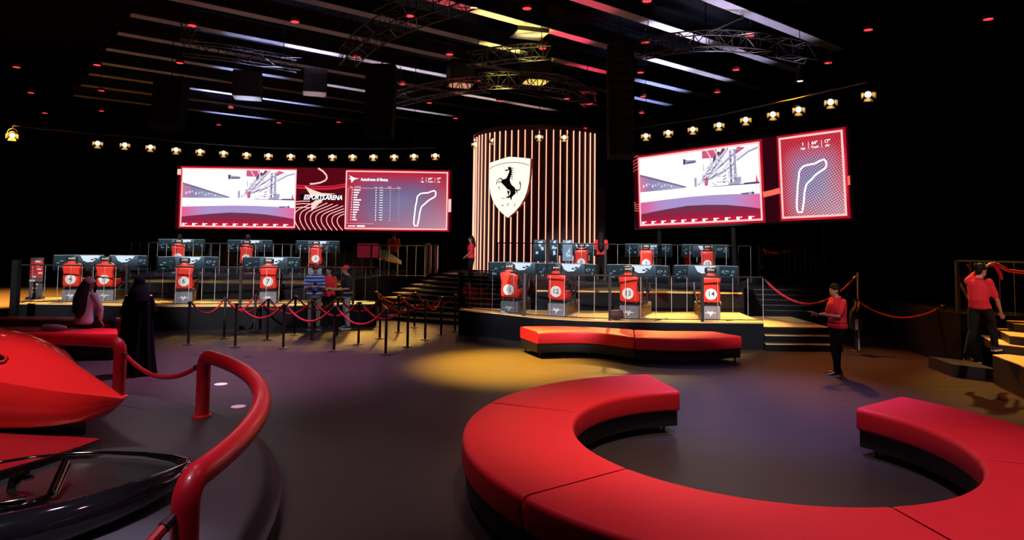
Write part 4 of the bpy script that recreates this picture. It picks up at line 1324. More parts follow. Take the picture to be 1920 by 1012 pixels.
# drivers in seats one and two: mostly hidden by their seats
DRV = dict(pel=(0, 0, .10), waist=(0, -.05, .26), chest=(0, -.07, .45), neckb=(0, -.06, .63), head=(0, -.02, .80), shL=(-.17, -.05, .58), shR=(.17, -.05, .58), elL=(-.22, .14, .40), wrL=(-.12, .36, .44), elR=(.22, .14, .40), wrR=(.12, .36, .44),
           hiL=(-.08, .04, .08), knL=(-.10, .46, .16), anL=(-.10, .82, .02), toeL=(-.10, .92, .12), hiR=(.08, .04, .08), knR=(.10, .46, .16), anR=(.10, .82, .02), toeR=(.10, .92, .12))
for n_, cm in ((1, None), (2, mat('dark_cap', (0.05, 0.04, 0.05), 0.8, noise=.2))):
    pd_ = PODS[n_]
    off = Matrix.Rotation(pd_.rotation_euler[2], 3, 'Z') @ Vector((0, .24, .49))
    person('driver seated in racing simulator number %s, head above the seat' % ('one' if n_ == 1 else 'two, wearing a dark cap'), pd_.location + off, pd_.rotation_euler[2], 1.80, DRV, shirt=mat('dark_tee', (0.03, 0.03, 0.035), .8, noise=.2), cap=cm)

# dark bag at the foot of simulator thirteen
q = at(1160, 600, Z1)
bg_ = thing('duffel_bag', 'dark duffel bag lying at the foot of simulator thirteen', 'bag', (q.x - .06, q.y - 0.02, Z1), .1)
rgb = [[Vector((x_, r_ * cos(a), .13 + r_ * .9 * sin(a))) for a in [2 * PI * k / 12 for k in range(12)]] for x_, r_ in ((-.17, .05), (-.15, .11), (-.05, .135), (.05, .135), (.15, .11), (.17, .05))]
MB().rings(rgb).build('bag_body', mat('bag_maroon', (0.05, 0.018, 0.02), .7, noise=.3), bg_, smooth=True)
MB().tube([(-.08, -.05, .24), (-.05, -.06, .30), (.05, -.06, .30), (.08, -.05, .24)], .012, 6).build('handle', M_DARK, bg_)
for x_, y_, x2, y2, i_ in ((1228, 601, 1252, 597, 0), (1362, 601, 1392, 599, 1)):
    a_ = at(x_, y_, Z1 + .01); b_ = at(x2, y2, Z1 + .01)
    o = MB().tube([a_, a_.lerp(b_, .5) + Vector((0, .05, 0)), b_], .012, 6).build('cable', M_DARK, None)
    tag(o, ('short dark cable lying on the deck right of simulator thirteen', 'dark cable lying on the deck right of simulator fourteen')[i_], 'cable')

# ------------------------------------------------------------------ stage railings
def railing(label, pts, h, spacing, post_every=9, posts=True):
    t = thing('stage_railing', label, 'railing')
    pts = [Vector(p) for p in pts]
    L = [0]
    for a_, b_ in zip(pts, pts[1:]):
        L.append(L[-1] + (b_ - a_).length)

    def at_len(s):
        for i in range(len(pts) - 1):
            if s <= L[i + 1] + 1e-6:
                return pts[i].lerp(pts[i + 1], (s - L[i]) / max(1e-6, L[i + 1] - L[i]))
        return pts[-1]
    n_ = int(L[-1] / spacing)
    MB().tube([p + Vector((0, 0, h)) for p in pts], .022, 6).build('top_rail', M_STEEL, t, smooth=True)
    MB().tube([p + Vector((0, 0, .05)) for p in pts], .012, 6).build('bottom_rail', M_STEEL, t, smooth=True)
    bme = MB().box((0, 0, h / 2), (.009, .009, h - .02)).mesh('baluster'); bme.materials.append(M_PALE)
    pme = MB().box((0, 0, h / 2), (.06, .06, h)).mesh('post'); pme.materials.append(M_BLACK)
    last = None
    for i in range(n_ + 1):
        q = at_len(L[-1] * i / n_)
        if i % post_every == 0:
            o = link('post', pme, None, t); o.location = q
            if last is not None:
                a_, b_ = last, q
                m_ = (a_ + b_) / 2; d = b_ - a_
                MB().box((m_.x, m_.y, a_.z + h / 2 + .01), (d.length - .08, .008, h - .14), rz=math.atan2(d.y, d.x)).build('glass_panel', glass_mat(), t)
            last = q
        else:
            o = link('baluster', bme, None, t); o.location = q
    return t


def inset(pts, dy, z):
    return [(p[0], p[1] + dy, z) for p in pts]


railing('long railing with thin uprights along the lower left stage', inset(left_front, .03, Z1), 1.03, .33)
railing('curved railing with thin uprights along the lower right stage', inset(right_front, .03, Z1), 1.05, .36, 6)
railing('railing with thin uprights along the upper left stage', [(atY(243, 513, 24.3).x, 24.3, ZL), (atY(796, 516, 24.3).x, 24.3, ZL)], 1.13, .32)
railing('railing with thin uprights along the upper right stage', [(atY(932, 528, 22.3).x, 22.3, ZR), (atY(1240, 528, 22.3).x, 22.3, ZR), (atY(1408, 528, 22.2).x, 22.2, ZR)], 1.24, .40)
railing('short railing at the far right end of the upper stage', [(atY(1424, 528, 22.4).x, 22.4, ZR), (atY(1566, 528, 22.0).x, 22.0, ZR)], 1.24, .40, 5)
railing('short return railing beside the curved steps', [(atY(797, 516, 24.4).x, 24.4, ZL), (atY(806, 512, 26.5).x, 26.5, ZL)], 1.2, .30, 4)
railing('railing behind the far right steps', [(atY(1797, 600, 14.0).x, 14.0, 1.1), (atY(1893, 600, 13.6).x, 13.6, 1.1), (atY(1990, 600, 13.2).x, 13.2, 1.1)], 1.08, .22, 5)

# ------------------------------------------------------------------ rope stanchions
st0 = None
STN = [(353, 646), (420, 634), (441, 651), (477, 622), (501, 637), (531, 653), (552, 628), (584, 641), (626, 658), (632, 631), (672, 645), (704, 612), (712, 635), (723, 665),
       (747, 623), (764, 651), (777, 614), (797, 637), (827, 627), (853, 620)]


def make_stanchion(label):
    t = thing('rope_stanchion', label, 'stanchion', group='black rope stanchions of the queue')
    MB().lathe([(.12, 0), (.12, .012), (.06, .022), (.03, .03)], n=16).build('base', M_BLACK, t, smooth=True)
    MB().lathe([(.030, .03), (.030, .95)], n=12).build('pole', M_BLACK, t, smooth=True)
    MB().lathe([(.05, .94), (.052, .96), (.052, .985), (.03, 1.0)], n=14).build('collar', M_STEEL, t, smooth=True)
    return t


SP = []
for i, (x_, y_) in enumerate(STN):
    lb = '%s black rope stanchion of the queue counting from the left' % ORD[i]
    q = at(x_, y_, 0)
    if i == 0:
        st0 = make_stanchion(lb); st_tree = descend(st0); st0.location = (q.x, q.y, 0)
    else:
        copy_tree(st0, st_tree, lb, (q.x, q.y, 0))
    SP.append(Vector((q.x, q.y, .955)))


def rope(label, a_, b_, sag, r=.022, end=True, mt=None):
    t = thing('barrier_rope', label, 'rope', group=None)
    pts = []
    for i in range(17):
        u = i / 16
        p_ = a_.lerp(b_, u); p_.z -= sag * 4 * u * (1 - u)
        pts.append(p_)
    MB().tube([pts[0].lerp(pts[1], .3)] + pts[1:-1] + [pts[-1].lerp(pts[-2], .3)], r, 8).build('rope', mt or M_ROPE, t, smooth=True)
    for p0, p1 in ((pts[0], pts[2]), (pts[-1], pts[-3])):
        MB().tube([p0, p0 + (p1 - p0).normalized() * .09], [r * .7, r * 1.25], 8).build('end_hook', M_STEEL, t, smooth=True)
    return t


def off_(a_, b_):
    d = (b_ - a_); d.z = 0; d.normalize()
    return a_ + d * .055, b_ - d * .055


for i, j in ((0, 1), (1, 4), (4, 7), (7, 10), (10, 15), (2, 5), (5, 8), (8, 13), (3, 6), (6, 9), (9, 12), (12, 17), (11, 14), (14, 18), (16, 19), (17, 18), (1, 3), (11, 16)):
    a_, b_ = off_(SP[i], SP[j])
    rope('red barrier rope hanging between the %s and %s stanchions from the left' % (ORD[i], ORD[j]), a_, b_, min(.50, .40 * (b_ - a_).length / 1.4))

# ropes over the right stairs
ra = Vector(right_front[-1] + (Z1 + 1.0,)) + Vector((.05, .05, 0))
pp = atY(1608, 512, 15.9)
rope('red rope slung across the right stage steps', ra, pp + Vector((-.03, 0, -.06)), .62, .024)
po = thing('stair_post', 'tall thin pale post right of the stage steps', 'post', (pp.x, pp.y, 0))
MB().lathe([(.02, .012), (.02, pp.z + .02)], n=10).build('pole', M_PALE, po, smooth=True); MB().lathe([(.12, 0), (.12, .012), (.03, .02)], n=12).build('foot', M_BLACK, po)
q = at(1612, 663, 0)
s2 = make_stanchion('black rope stanchion at the foot of the right stage steps, bag hung on it'); s2.location = (q.x + .08, q.y + .3, 0); s2.scale = (1, 1, 1.22); s2['group'] = 'black rope stanchions at right'
q2 = atY(1769, 576, 14.6)
s3 = make_stanchion('black rope stanchion near the far right steps'); s3.location = (q2.x, 14.6, 0); s3.scale = (1, 1, (q2.z) / .955); s3['group'] = 'black rope stanchions at right'
rope('long red rope hanging in front of the black drape at right', Vector((q.x + .14, q.y + .3, 1.165)), Vector((q2.x - .06, 14.6, q2.z)), .30, .02)
bk = thing('backpack', 'black backpack with tan straps hanging behind the person with the tablet', 'bag', (q.x, q.y + .12, 0))
rgb = [[Vector((w_ * (abs(cos(a)) ** .6) * (1 if cos(a) > 0 else -1), d_ * (abs(sin(a)) ** .6) * (1 if sin(a) > 0 else -1), z_)) for a in [2 * PI * k / 14 for k in range(14)]] for z_, w_, d_ in ((.52, .10, .06), (.55, .15, .09), (.75, .16, .10), (.95, .13, .08), (1.05, .06, .04))]
MB().rings(rgb).build('bag_body', M_BLACK, bk, smooth=True)
for x_ in (-.06, .02):
    MB().tube([(x_ - .05, -.07, .95), (x_, -.08, 1.05), (x_ + .04, -.03, 1.18)], .016, 6).build('strap', mat('tan_strap', (0.50, 0.36, 0.20), .6, noise=.1), bk)
bevel(MB().box((-.05, -.105, .66), (.07, .02, .24)).build('pocket_flap', mat('pale_flap', (0.45, 0.38, 0.32), .6, noise=.2), bk), .006)
#PART3

# ------------------------------------------------------------------ curved red benches
def arc_pos(c, r, a):
    return Vector((c[0] + r * cos(a), c[1] + r * sin(a), 0))


def bench_arc(label, c, r0, r1, a0, a1, group, gap=.012):
    """padded ring segment on a recessed black plinth with feet"""
    t = thing('curved_bench', label, 'bench', group=group)
    n_ = 28
    sec = []
    zb, zt, rd = .29, .545, .055
    for cx, cz_, q0 in ((r1 - rd, zt - rd, 0), (r0 + rd, zt - rd, 90), (r0 + rd * .5, zb + rd * .5, 180), (r1 - rd * .5, zb + rd * .5, 270)):
        rr = rd if q0 < 180 else rd * .5
        for k in range(5):
            q = math.radians(q0 + 90 * k / 4)
            sec.append((cx + rr * cos(q), cz_ + rr * sin(q)))
    rm = (r0 + r1) / 2; zm = (zb + zt) / 2
    rings = []
    g = gap / rm
    ends = [(-0.0, .955), (.012, .985), (.03, .997), (.06, 1.0)]
    aa = [(a0 + g + e / rm, sc) for e, sc in ends]
    aa += [(a0 + g + (a1 - a0 - 2 * g) * (k / n_), 1.0) for k in range(2, n_ - 1)]
    aa += [(a1 - g - e / rm, sc) for e, sc in ends[::-1]]
    for a, sc in aa:
        rings.append([Vector((c[0] + (rm + (r - rm) * (1 - (1 - sc) * .5)) * cos(a), c[1] + (rm + (r - rm) * (1 - (1 - sc) * .5)) * sin(a), zm + (z - zm) * sc + .012 * max(0, (z - zm) / (zt - zm)) * (1 - ((r - rm) / (r1 - rm)) ** 2))) for r, z in sec])
    MB().rings(rings).build('cushion', M_CUSH, t, smooth=True)
    poly = [arc_pos(c, r1 - .04, a0 + g + .03 / rm + (a1 - a0 - 2 * g - .06 / rm) * k / 20)[:2] for k in range(21)]
    poly += [arc_pos(c, r0 + .04, a1 - g - .03 / rm - (a1 - a0 - 2 * g - .06 / rm) * k / 20)[:2] for k in range(21)]
    MB().prism(poly, .09, .292).build('plinth', M_BLACK, t)
    fm = MB().lathe([(.03, 0), (.03, .015), (.018, .02), (.018, .09)], n=10).mesh('foot'); fm.materials.append(M_STEEL)
    for a in (a0 + .10, (a0 + a1) / 2, a1 - .10):
        for r in (r0 + .10, r1 - .12):
            o = link('foot', fm, None, t); o.location = arc_pos(c, r, a)
    return t


RC = (2.58, 7.03)
for (a0_, a1_), lb in zip(((100, 158), (158, 216), (216, 278.5), (278.5, 337), (337, 395)),
                          ('curved red bench segment at the far left end of the round seat', 'curved red bench segment at the left side of the round seat',
                           'curved red bench segment nearest the camera in the round seat', 'curved red bench segment in the lower right corner of the round seat',
                           'curved red bench segment at the far right end of the round seat')):
    bench_arc(lb, RC, 1.90, 3.06, math.radians(a0_), math.radians(a1_), 'segments of the round red seat')

# back bench: two gently curved segments end to end
def bench_poly(label, back, front, group):
    """padded bench between a back line and a front line (world points, same count)"""
    t = thing('curved_bench', label, 'bench', group=group)
    N = len(back)
    zb, zt, rd = .29, .545, .05
    rings = []
    for i in range(N):
        b_ = Vector((back[i][0], back[i][1], 0)); f_ = Vector((front[i][0], front[i][1], 0)); m_ = (b_ + f_) / 2
        d = (f_ - b_); Lh = d.length / 2; d.normalize()
        sc = .96 if i in (0, N - 1) else 1.0
        sec = []
        for cx, cz_, q0, rr in ((Lh - rd, zt - rd, 0, rd), (-Lh + rd, zt - rd, 90, rd), (-Lh + rd * .5, zb + rd * .5, 180, rd * .5), (Lh - rd * .5, zb + rd * .5, 270, rd * .5)):
            for k in range(4):
                q = math.radians(q0 + 90 * k / 3)
                sec.append((cx + rr * cos(q), cz_ + rr * sin(q)))
        rings.append([m_ + d * (x_ * (1 - (1 - sc) * .5)) + Vector((0, 0, (zb + zt) / 2 + (z_ - (zb + zt) / 2) * sc)) for x_, z_ in sec])
    MB().rings(rings).build('cushion', M_CUSH, t, smooth=True)
    inn = lambda i, u: (back[i][0] + (front[i][0] - back[i][0]) * u, back[i][1] + (front[i][1] - back[i][1]) * u)
    poly = [inn(i, .95) for i in range(N)] + [inn(i, .05) for i in range(N)][::-1]
    MB().prism(poly, .10, .292).build('plinth', M_BLACK, t)
    fm = MB().lathe([(.03, 0), (.03, .015), (.018, .02), (.018, .10)], n=10).mesh('foot'); fm.materials.append(M_STEEL)
    for i in (1, N // 2, N - 2):
        for u in (.12, .88):
            p_ = inn(i, u); o = link('foot', fm, None, t); o.location = (p_[0], p_[1], 0)
    return t


def smooth_line(pts, n_):
    pts = [Vector((p[0], p[1])) for p in pts]
    out = []
    for k in range(n_):
        u = k / (n_ - 1) * (len(pts) - 1); i = min(int(u), len(pts) - 2); f_ = u - i
        p0 = pts[max(0, i - 1)]; p1 = pts[i]; p2 = pts[i + 1]; p3 = pts[min(len(pts) - 1, i + 2)]
        q = .5 * ((2 * p1) + (-p0 + p2) * f_ + (2 * p0 - 5 * p1 + 4 * p2 - p3) * f_ ** 2 + (-p0 + 3 * p1 - 3 * p2 + p3) * f_ ** 3)
        out.append((q.x, q.y))
    return out


B_ = lambda x, y: P2(x, y, .545)
bench_poly('red bench segment in front of the right stage, left half', smooth_line([B_(975, 611.5), B_(1040, 610.8), B_(1110, 612.5), B_(1187, 617)], 18),
           smooth_line([B_(1009, 622.5), B_(1075, 621.5), B_(1130, 624), B_(1189, 631.5)], 18), 'red bench in front of the right stage')
bench_poly('red bench segment in front of the right stage, right half', smooth_line([B_(1189, 617.5), B_(1240, 619.5), B_(1290, 620), B_(1335, 620.5)], 18),
           smooth_line([B_(1191, 631.7), B_(1260, 634.5), B_(1330, 634), B_(1391, 630)], 18), 'red bench in front of the right stage')
# left benches
bench_poly('long red bench before the lower left stage, behind the seated person', smooth_line([B_(-120, 590), B_(0, 592), B_(120, 593), B_(226, 594)], 16),
           smooth_line([B_(-120, 597), B_(0, 600), B_(120, 601), B_(227, 601.5)], 16), 'red benches on the left')
bench_poly('red bench the long-haired person sits on, behind the red rail', smooth_line([B_(-100, 611), B_(0, 612), B_(110, 613), B_(219, 615)], 16),
           smooth_line([B_(-100, 630), B_(0, 627), B_(110, 625), B_(221, 624)], 16), 'red benches on the left')
q = at(90, 622, .545)
bg2 = thing('handbag', 'pale grey handbag lying on the red bench left of the seated person', 'bag', (q.x, q.y + .15, .545))
MB().rings([[Vector((x_, r_ * 1.2 * cos(a), max(0, .07 + r_ * .9 * sin(a)))) for a in [2 * PI * k / 12 for k in range(12)]] for x_, r_ in ((-.22, .03), (-.19, .07), (-.05, .08), (.1, .07), (.24, .04), (.27, .02))]).build('bag_body', mat('grey_bag', (0.30, 0.27, 0.27), .6, noise=.3), bg2, smooth=True)
MB().tube([(-.1, 0, .12), (.05, .04, .2), (.22, 0, .10)], .012, 6).build('handle', M_DARK, bg2)

# ------------------------------------------------------------------ round display plinth, red rails, show car
PC = (-7.5, 4.5)
pl = thing('display_plinth', 'low round grey plinth under the red show car', 'plinth', (PC[0], PC[1], 0))
MB().lathe([(5.68, 0), (5.68, .17)], n=96).build('skirt', M_BLACK, pl, smooth=True)
MB().lathe([(5.70, .17), (5.70, .195), (5.69, .20)], n=96).build('top', M_PLINTH, pl, smooth=True)


def red_rail(label, a0, a1, zt=.97, r=5.5, tr=.084):
    t = thing('red_tube_rail', label, 'rail', group='red tube rails round the plinth')
    a0, a1 = math.radians(a0), math.radians(a1)
    pts = []
    p0 = arc_pos(PC, r, a0); p1 = arc_pos(PC, r, a1)
    n_ = 30; bend = .14
    da = bend / r * (1 if a1 > a0 else -1)
    pts.append(p0 + Vector((0, 0, .20))); pts.append(p0 + Vector((0, 0, .5)))
    for k in range(6):
        q = PI / 2 * k / 5
        a = a0 + da * (1 - cos(q)); pts.append(arc_pos(PC, r, a) + Vector((0, 0, zt - bend + bend * sin(q))))
    for k in range(1, n_):
        a = a0 + da + (a1 - a0 - 2 * da) * k / n_
        pts.append(arc_pos(PC, r, a) + Vector((0, 0, zt)))
    for k in range(6):
        q = PI / 2 * (1 - k / 5)
        a = a1 - da * (1 - cos(q)); pts.append(arc_pos(PC, r, a) + Vector((0, 0, zt - bend + bend * sin(q))))
    pts.append(p1 + Vector((0, 0, .5))); pts.append(p1 + Vector((0, 0, .20)))
    MB().tube(pts, tr, 20).build('tube', M_RAIL, t, smooth=True)
    for p_ in (p0, p1):
        MB().lathe([(tr + .035, .20), (tr + .035, .215), (tr + .005, .23)], c=(p_.x, p_.y, 0), n=20).build('flange', M_RAIL, t, smooth=True)
    return p0, p1


e0 = red_rail('curved red tube rail at the front right of the plinth', -2.6, 49.6)
e1 = red_rail('red tube rail at the back of the plinth behind the car nose', 69.5, 112)
za = Vector((0, 0, .72)); zb_ = Vector((0, 0, .74))
d_ = (e0[1] - e1[0]).normalized()
rope('red rope hanging between the two red tube rails by the robed person', e1[0] + d_ * .085 + Vector((0, 0, .83)), e0[1] - d_ * .085 + Vector((0, 0, .84)), .24, .03, mt=M_RAIL)
pn = arc_pos(PC, 5.5, math.radians(-30))
d_ = (pn - e0[0]).normalized()
rope('red rope hooked to the near end of the curved red rail', e0[0] + d_ * .09 + Vector((0, 0, .80)), pn + Vector((0, 0, .82)), .32, .032, mt=M_RAIL)
hk = MB(); hp = e0[0] + d_ * .09 + Vector((0, 0, .80))

# show car: pointed nose on the right, lying along its own axis
cd = Vector((-.89, .45, 0)); cn = Vector((-.45, -.89, 0)); tip = Vector((-4.15, 7.30, 0))
car = thing('show_car', 'glossy red pointed show car with black curved front wing on the plinth', 'car')


def cp(s_, n_, z_):
    return tip + cd * s_ + cn * n_ + Vector((0, 0, z_))


secs = [  # s, half width low, z low, half width crease, z crease, half ridge, z ridge
    (0.00, .012, .735, .015, .75, .006, .757), (.10, .05, .66, .07, .765, .015, .79), (.22, .14, .58, .16, .785, .022, .83), (.36, .30, .505, .27, .81, .03, .87), (.6, .42, .46, .40, .84, .045, .94), (.9, .52, .42, .50, .87, .06, 1.02),
    (1.2, .62, .395, .60, .905, .08, 1.095), (1.6, .74, .37, .71, .935, .11, 1.18), (1.95, .82, .355, .78, .95, .14, 1.235), (2.4, .88, .345, .84, .96, .18, 1.265), (3.2, .94, .33, .90, .97, .22, 1.27), (4.4, .98, .33, .94, .98, .26, 1.27), (5.6, .9, .35, .86, .98, .24, 1.22)]
rg = []
for s_, wl, zl, wc, zc, wr_, zr in secs:
    half = [(wl * .55, zl - .005), (wl * .9, zl + .01), (wl, zl + (zc - zl) * .16), (wl * 1.05, zl + (zc - zl) * .45), (wc * 1.06, zl + (zc - zl) * .8), (wc, zc), (wc * .97, zc + (zr - zc) * .04), (wc * .62 + wr_ * .38, zc + (zr - zc) * .47), (wr_ * 1.5, zc + (zr - zc) * .93), (wr_ * .6, zr)]
    rg.append([cp(s_, n_, z_) for n_, z_ in half] + [cp(s_, -n_ * min(1, s_ * .36), z_) for n_, z_ in half[::-1]])
MB().rings(rg).build('body', M_CARRED, car, smooth=True)
# cockpit opening: raised black patch in place of the dark recess, red lip


def skin_z(s_, n_):
    for (a_, b_) in zip(secs, secs[1:]):
        if a_[0] <= s_ <= b_[0]:
            u = (s_ - a_[0]) / (b_[0] - a_[0]); m_ = [x + (y - x) * u for x, y in zip(a_, b_)]
            break
    _, wl, zl, wc, zc, wr_, zr = m_
    prof_ = [(wc * .97, zc + (zr - zc) * .04), (wc * .62 + wr_ * .38, zc + (zr - zc) * .47), (wr_ * 1.5, zc + (zr - zc) * .93)]
    for (n1, z1), (n2, z2) in zip(prof_, prof_[1:]):
        if n1 >= n_ >= n2:
            return z1 + (z2 - z1) * (n1 - n_) / (n1 - n2)
    return prof_[-1][1]


ck = [(1.50, .44), (1.56, .38), (2.0, .37), (2.5, .38), (3.0, .40), (3.0, .58), (2.5, .57), (2.0, .56), (1.58, .52)]
nk = len(ck)
MB().add([cp(s_, n_, skin_z(s_, n_) + .032) for s_, n_ in ck] + [cp(s_, n_, skin_z(s_, n_) - .05) for s_, n_ in ck], [tuple(range(nk)), tuple(range(2 * nk - 1, nk - 1, -1))] + [(k, (k + 1) % nk, nk + (k + 1) % nk, nk + k) for k in range(nk)]).build('cockpit_opening', M_GLOSSBLK, car)
MB().tube([cp(s_, n_, skin_z(s_, n_) + .032) for s_, n_ in ck], .016, 8, closed=True).build('cockpit_lip', M_CARRED, car, smooth=True)
# dark belly
rg = []
for s_, wl, zl in ((.8, .30, .44), (1.2, .52, .39), (2.4, .76, .34), (4.4, .85, .32)):
    rg.append([cp(s_, n_, z_) for n_, z_ in ((-wl * .3, zl), (wl, zl), (wl * .85, .24 + max(0, .5 - s_) * .4), (-wl * .3, .24 + max(0, .5 - s_) * .4))])
MB().rings(rg).build('belly', M_GLOSSBLK, car)
# red low wing under the nose with black edge
W_ = lambda x, y, z=.36: at(x, y, z)
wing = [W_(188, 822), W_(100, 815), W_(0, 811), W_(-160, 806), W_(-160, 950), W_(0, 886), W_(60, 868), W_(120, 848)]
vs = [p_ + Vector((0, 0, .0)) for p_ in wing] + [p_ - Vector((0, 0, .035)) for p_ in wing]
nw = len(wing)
MB().add(vs, [tuple(range(nw)), tuple(range(2 * nw - 1, nw - 1, -1))] + [(k, (k + 1) % nw, nw + (k + 1) % nw, nw + k) for k in range(nw)]).build('wing_plate', mat('wing_red_shaded', (0.30, 0.004, 0.010), 0.4, noise=.05), car)  # red darkened to carry the shade under the nose
MB().tube([p_ + Vector((0, 0, -.03)) for p_ in (wing[4], wing[5], wing[6], wing[7], wing[0])], [.05, .05, .045, .04, .02], 10).build('wing_edge', M_GLOSSBLK, car, smooth=True)
# oval black front wing: thick glossy near rim, thin far rim, smoked floor
zr_ = .36
low = [(350, 880), (310, 905), (250, 932), (190, 955), (120, 978), (50, 996), (-40, 1015), (-150, 1040)]
upp = [(-320, 985), (-250, 945), (-120, 900), (0, 868), (60, 858), (130, 851), (200, 848), (270, 851), (325, 859), (352, 868)]
pth = [W_(x_, y_, zr_) for x_, y_ in low] + [W_(x_, y_, zr_) for x_, y_ in upp]
rad = [.065, .10, .125, .14, .15, .155, .155, .14] + [.05, .035, .028, .022, .020, .018, .018, .022, .035, .05]
MB().tube(pth, rad, 16, closed=True).build('oval_rim', M_GLOSSBLK, car, smooth=True)
fl = [p_ - Vector((0, 0, .05)) for p_ in pth]
MB().add(fl + [p_ - Vector((0, 0, .03)) for p_ in fl], [tuple(range(len(fl))), tuple(range(2 * len(fl) - 1, len(fl) - 1, -1))]).build('smoked_floor', M_SMOKE, car, fix=False)
MB().tube([W_(122, 868, .50), W_(97, 926, .37)], [.038, .038], 14).build('strut', M_CHROME, car, smooth=True)
MB().tube([W_(130, 873, .48), W_(106, 924, .37)], [.02, .02], 10).build('strut', M_CHROME, car, smooth=True)
MB().tube([W_(50, 885, .50), W_(28, 900, .42), W_(22, 922, .36)], [.03, .05, .04], 10).build('joint', M_GLOSSBLK, car, smooth=True)
MB().tube([W_(62, 893, .48), W_(46, 898, .46)], [.02, .02], 8).build('bolt', M_CHROME, car, smooth=True)
MB().tube([W_(-60, 950, .36), W_(10, 946, .37), W_(50, 938, .38)], .035, 10).build('cross_tube', M_CHROME, car, smooth=True)
MB().tube([W_(-60, 962, .36), W_(30, 955, .36), W_(90, 932, .36)], .03, 10).build('cross_tube', M_GLOSSBLK, car, smooth=True)

# round floor stickers
for i, (x_, y_, mt_, lb) in enumerate(((414, 720, M_WHITE, 'round white floor sticker just right of the rope between red rails'), (447, 762, M_WHITE, 'round white floor sticker nearest the curved red rail'),
                          (367, 664, M_BLACK, 'dark round floor sticker left of the queue, nearest the robed person'), (466, 668, M_BLACK, 'dark round floor sticker in front of the queue, middle one'), (500, 694, M_BLACK, 'dark round floor sticker in front of the queue, right one'), (291, 712, M_BLACK, 'dark round floor sticker under the hanging rope'))):
    q = at(x_, y_, 0)
    o = MB().lathe([(.105, 0.0005), (.105, .003)], c=(0, 0, 0), n=24).build('floor_sticker', mt_); o.location = (q.x, q.y, 0)
    tag(o, lb, 'sticker')

# ------------------------------------------------------------------ far right steps
fr_ = thing('side_staircase', 'black steps with amber treads at the far right edge', 'stairs')
A_ = P2(1787, 672, .40); 
e1_ = at(1786, 676, .36); e2_ = at(1861, 666, .50); e3_ = at(1930, 693, .50)
dirv = Vector((e3_.x - e2_.x, e3_.y - e2_.y, 0)).normalized()
base_pts = [(e2_.x, e2_.y), (e2_.x + dirv.x * 4, e2_.y + dirv.y * 4), (e2_.x + dirv.x * 4 + 5, e2_.y + dirv.y * 4 + 1), (e2_.x + 5, e2_.y + 1.0)]
MB().prism(base_pts, 0, .5).build('step', M_BLACK, fr_); 
MB().prism(base_pts, .5, .515).build('tread', M_DECK, fr_)
for i, (xa, ya, xb, yb, zz) in enumerate(((1868, 646, 1960, 656, .66), (1893, 630, 1990, 640, .82), (1900, 607, 2000, 617, .98))):
    a_ = at(xa, ya, zz); b_ = at(xb, yb, zz)
    poly = [(a_.x, a_.y), (b_.x, b_.y), (b_.x + .6, b_.y + 1.3), (a_.x + .6, a_.y + 1.3)]
    MB().prism(poly, zz - .15, zz).build('step', M_BLACK, fr_); MB().prism(poly, zz, zz + .012).build('tread', M_DECK, fr_)
for i, (xa, ya, xb, yb, zz, dp) in enumerate(((1786, 684, 1872, 694, .22, .9), (1790, 650, 1866, 658, .36, .6))):
    a_ = at(xa, ya, zz); b_ = at(xb, yb, zz)
    poly = [(a_.x, a_.y), (b_.x, b_.y), (b_.x + .1, b_.y + dp), (a_.x + .1, a_.y + dp)]
    MB().prism(poly, 0, zz).build('step', M_BLACK, fr_); MB().prism(poly, zz, zz + .012).build('tread', M_CARPET if i == 0 else M_DECK, fr_)
a_ = at(1813, 701, .0)
bm_ = MB(); bm_.tube([(a_.x, a_.y, .0), (a_.x, a_.y, .20), (a_.x + .35, a_.y + .1, .20)], .018, 6)
bm_.build('edge_bracket', M_PALE, fr_)
pf = thing('side_platform', 'dark platform behind the far right steps carrying a railing', 'stage')
MB().prism([(9.3, 15.0), (9.3, 13.9), (11.6, 13.3), (13, 13.4), (13, 17), (9.6, 17)], 0, 1.09).build('fascia', M_WALL, pf)
# rope held by the person on the far right
rp = thing('barrier_rope', 'red rope gathered in the raised hand on the far right', 'rope')
hz = WHAND
MB().tube([hz + Vector((-.02, .0, -.02)), hz + Vector((.10, -.02, -.04)), hz + Vector((.30, .0, -.14)), hz + Vector((.62, .05, -.17)), hz + Vector((1.2, .1, -.05))], [.03, .034, .03, .03, .03], 8).build('rope', M_ROPE, rp, smooth=True)
MB().tube([hz + Vector((.02, -.02, -.0)), hz + Vector((.08, -.03, -.10)), hz + Vector((.14, -.03, -.22)), hz + Vector((.16, -.03, -.30))], [.03, .034, .032, .02], 8).build('rope_tail', M_ROPE, rp, smooth=True)

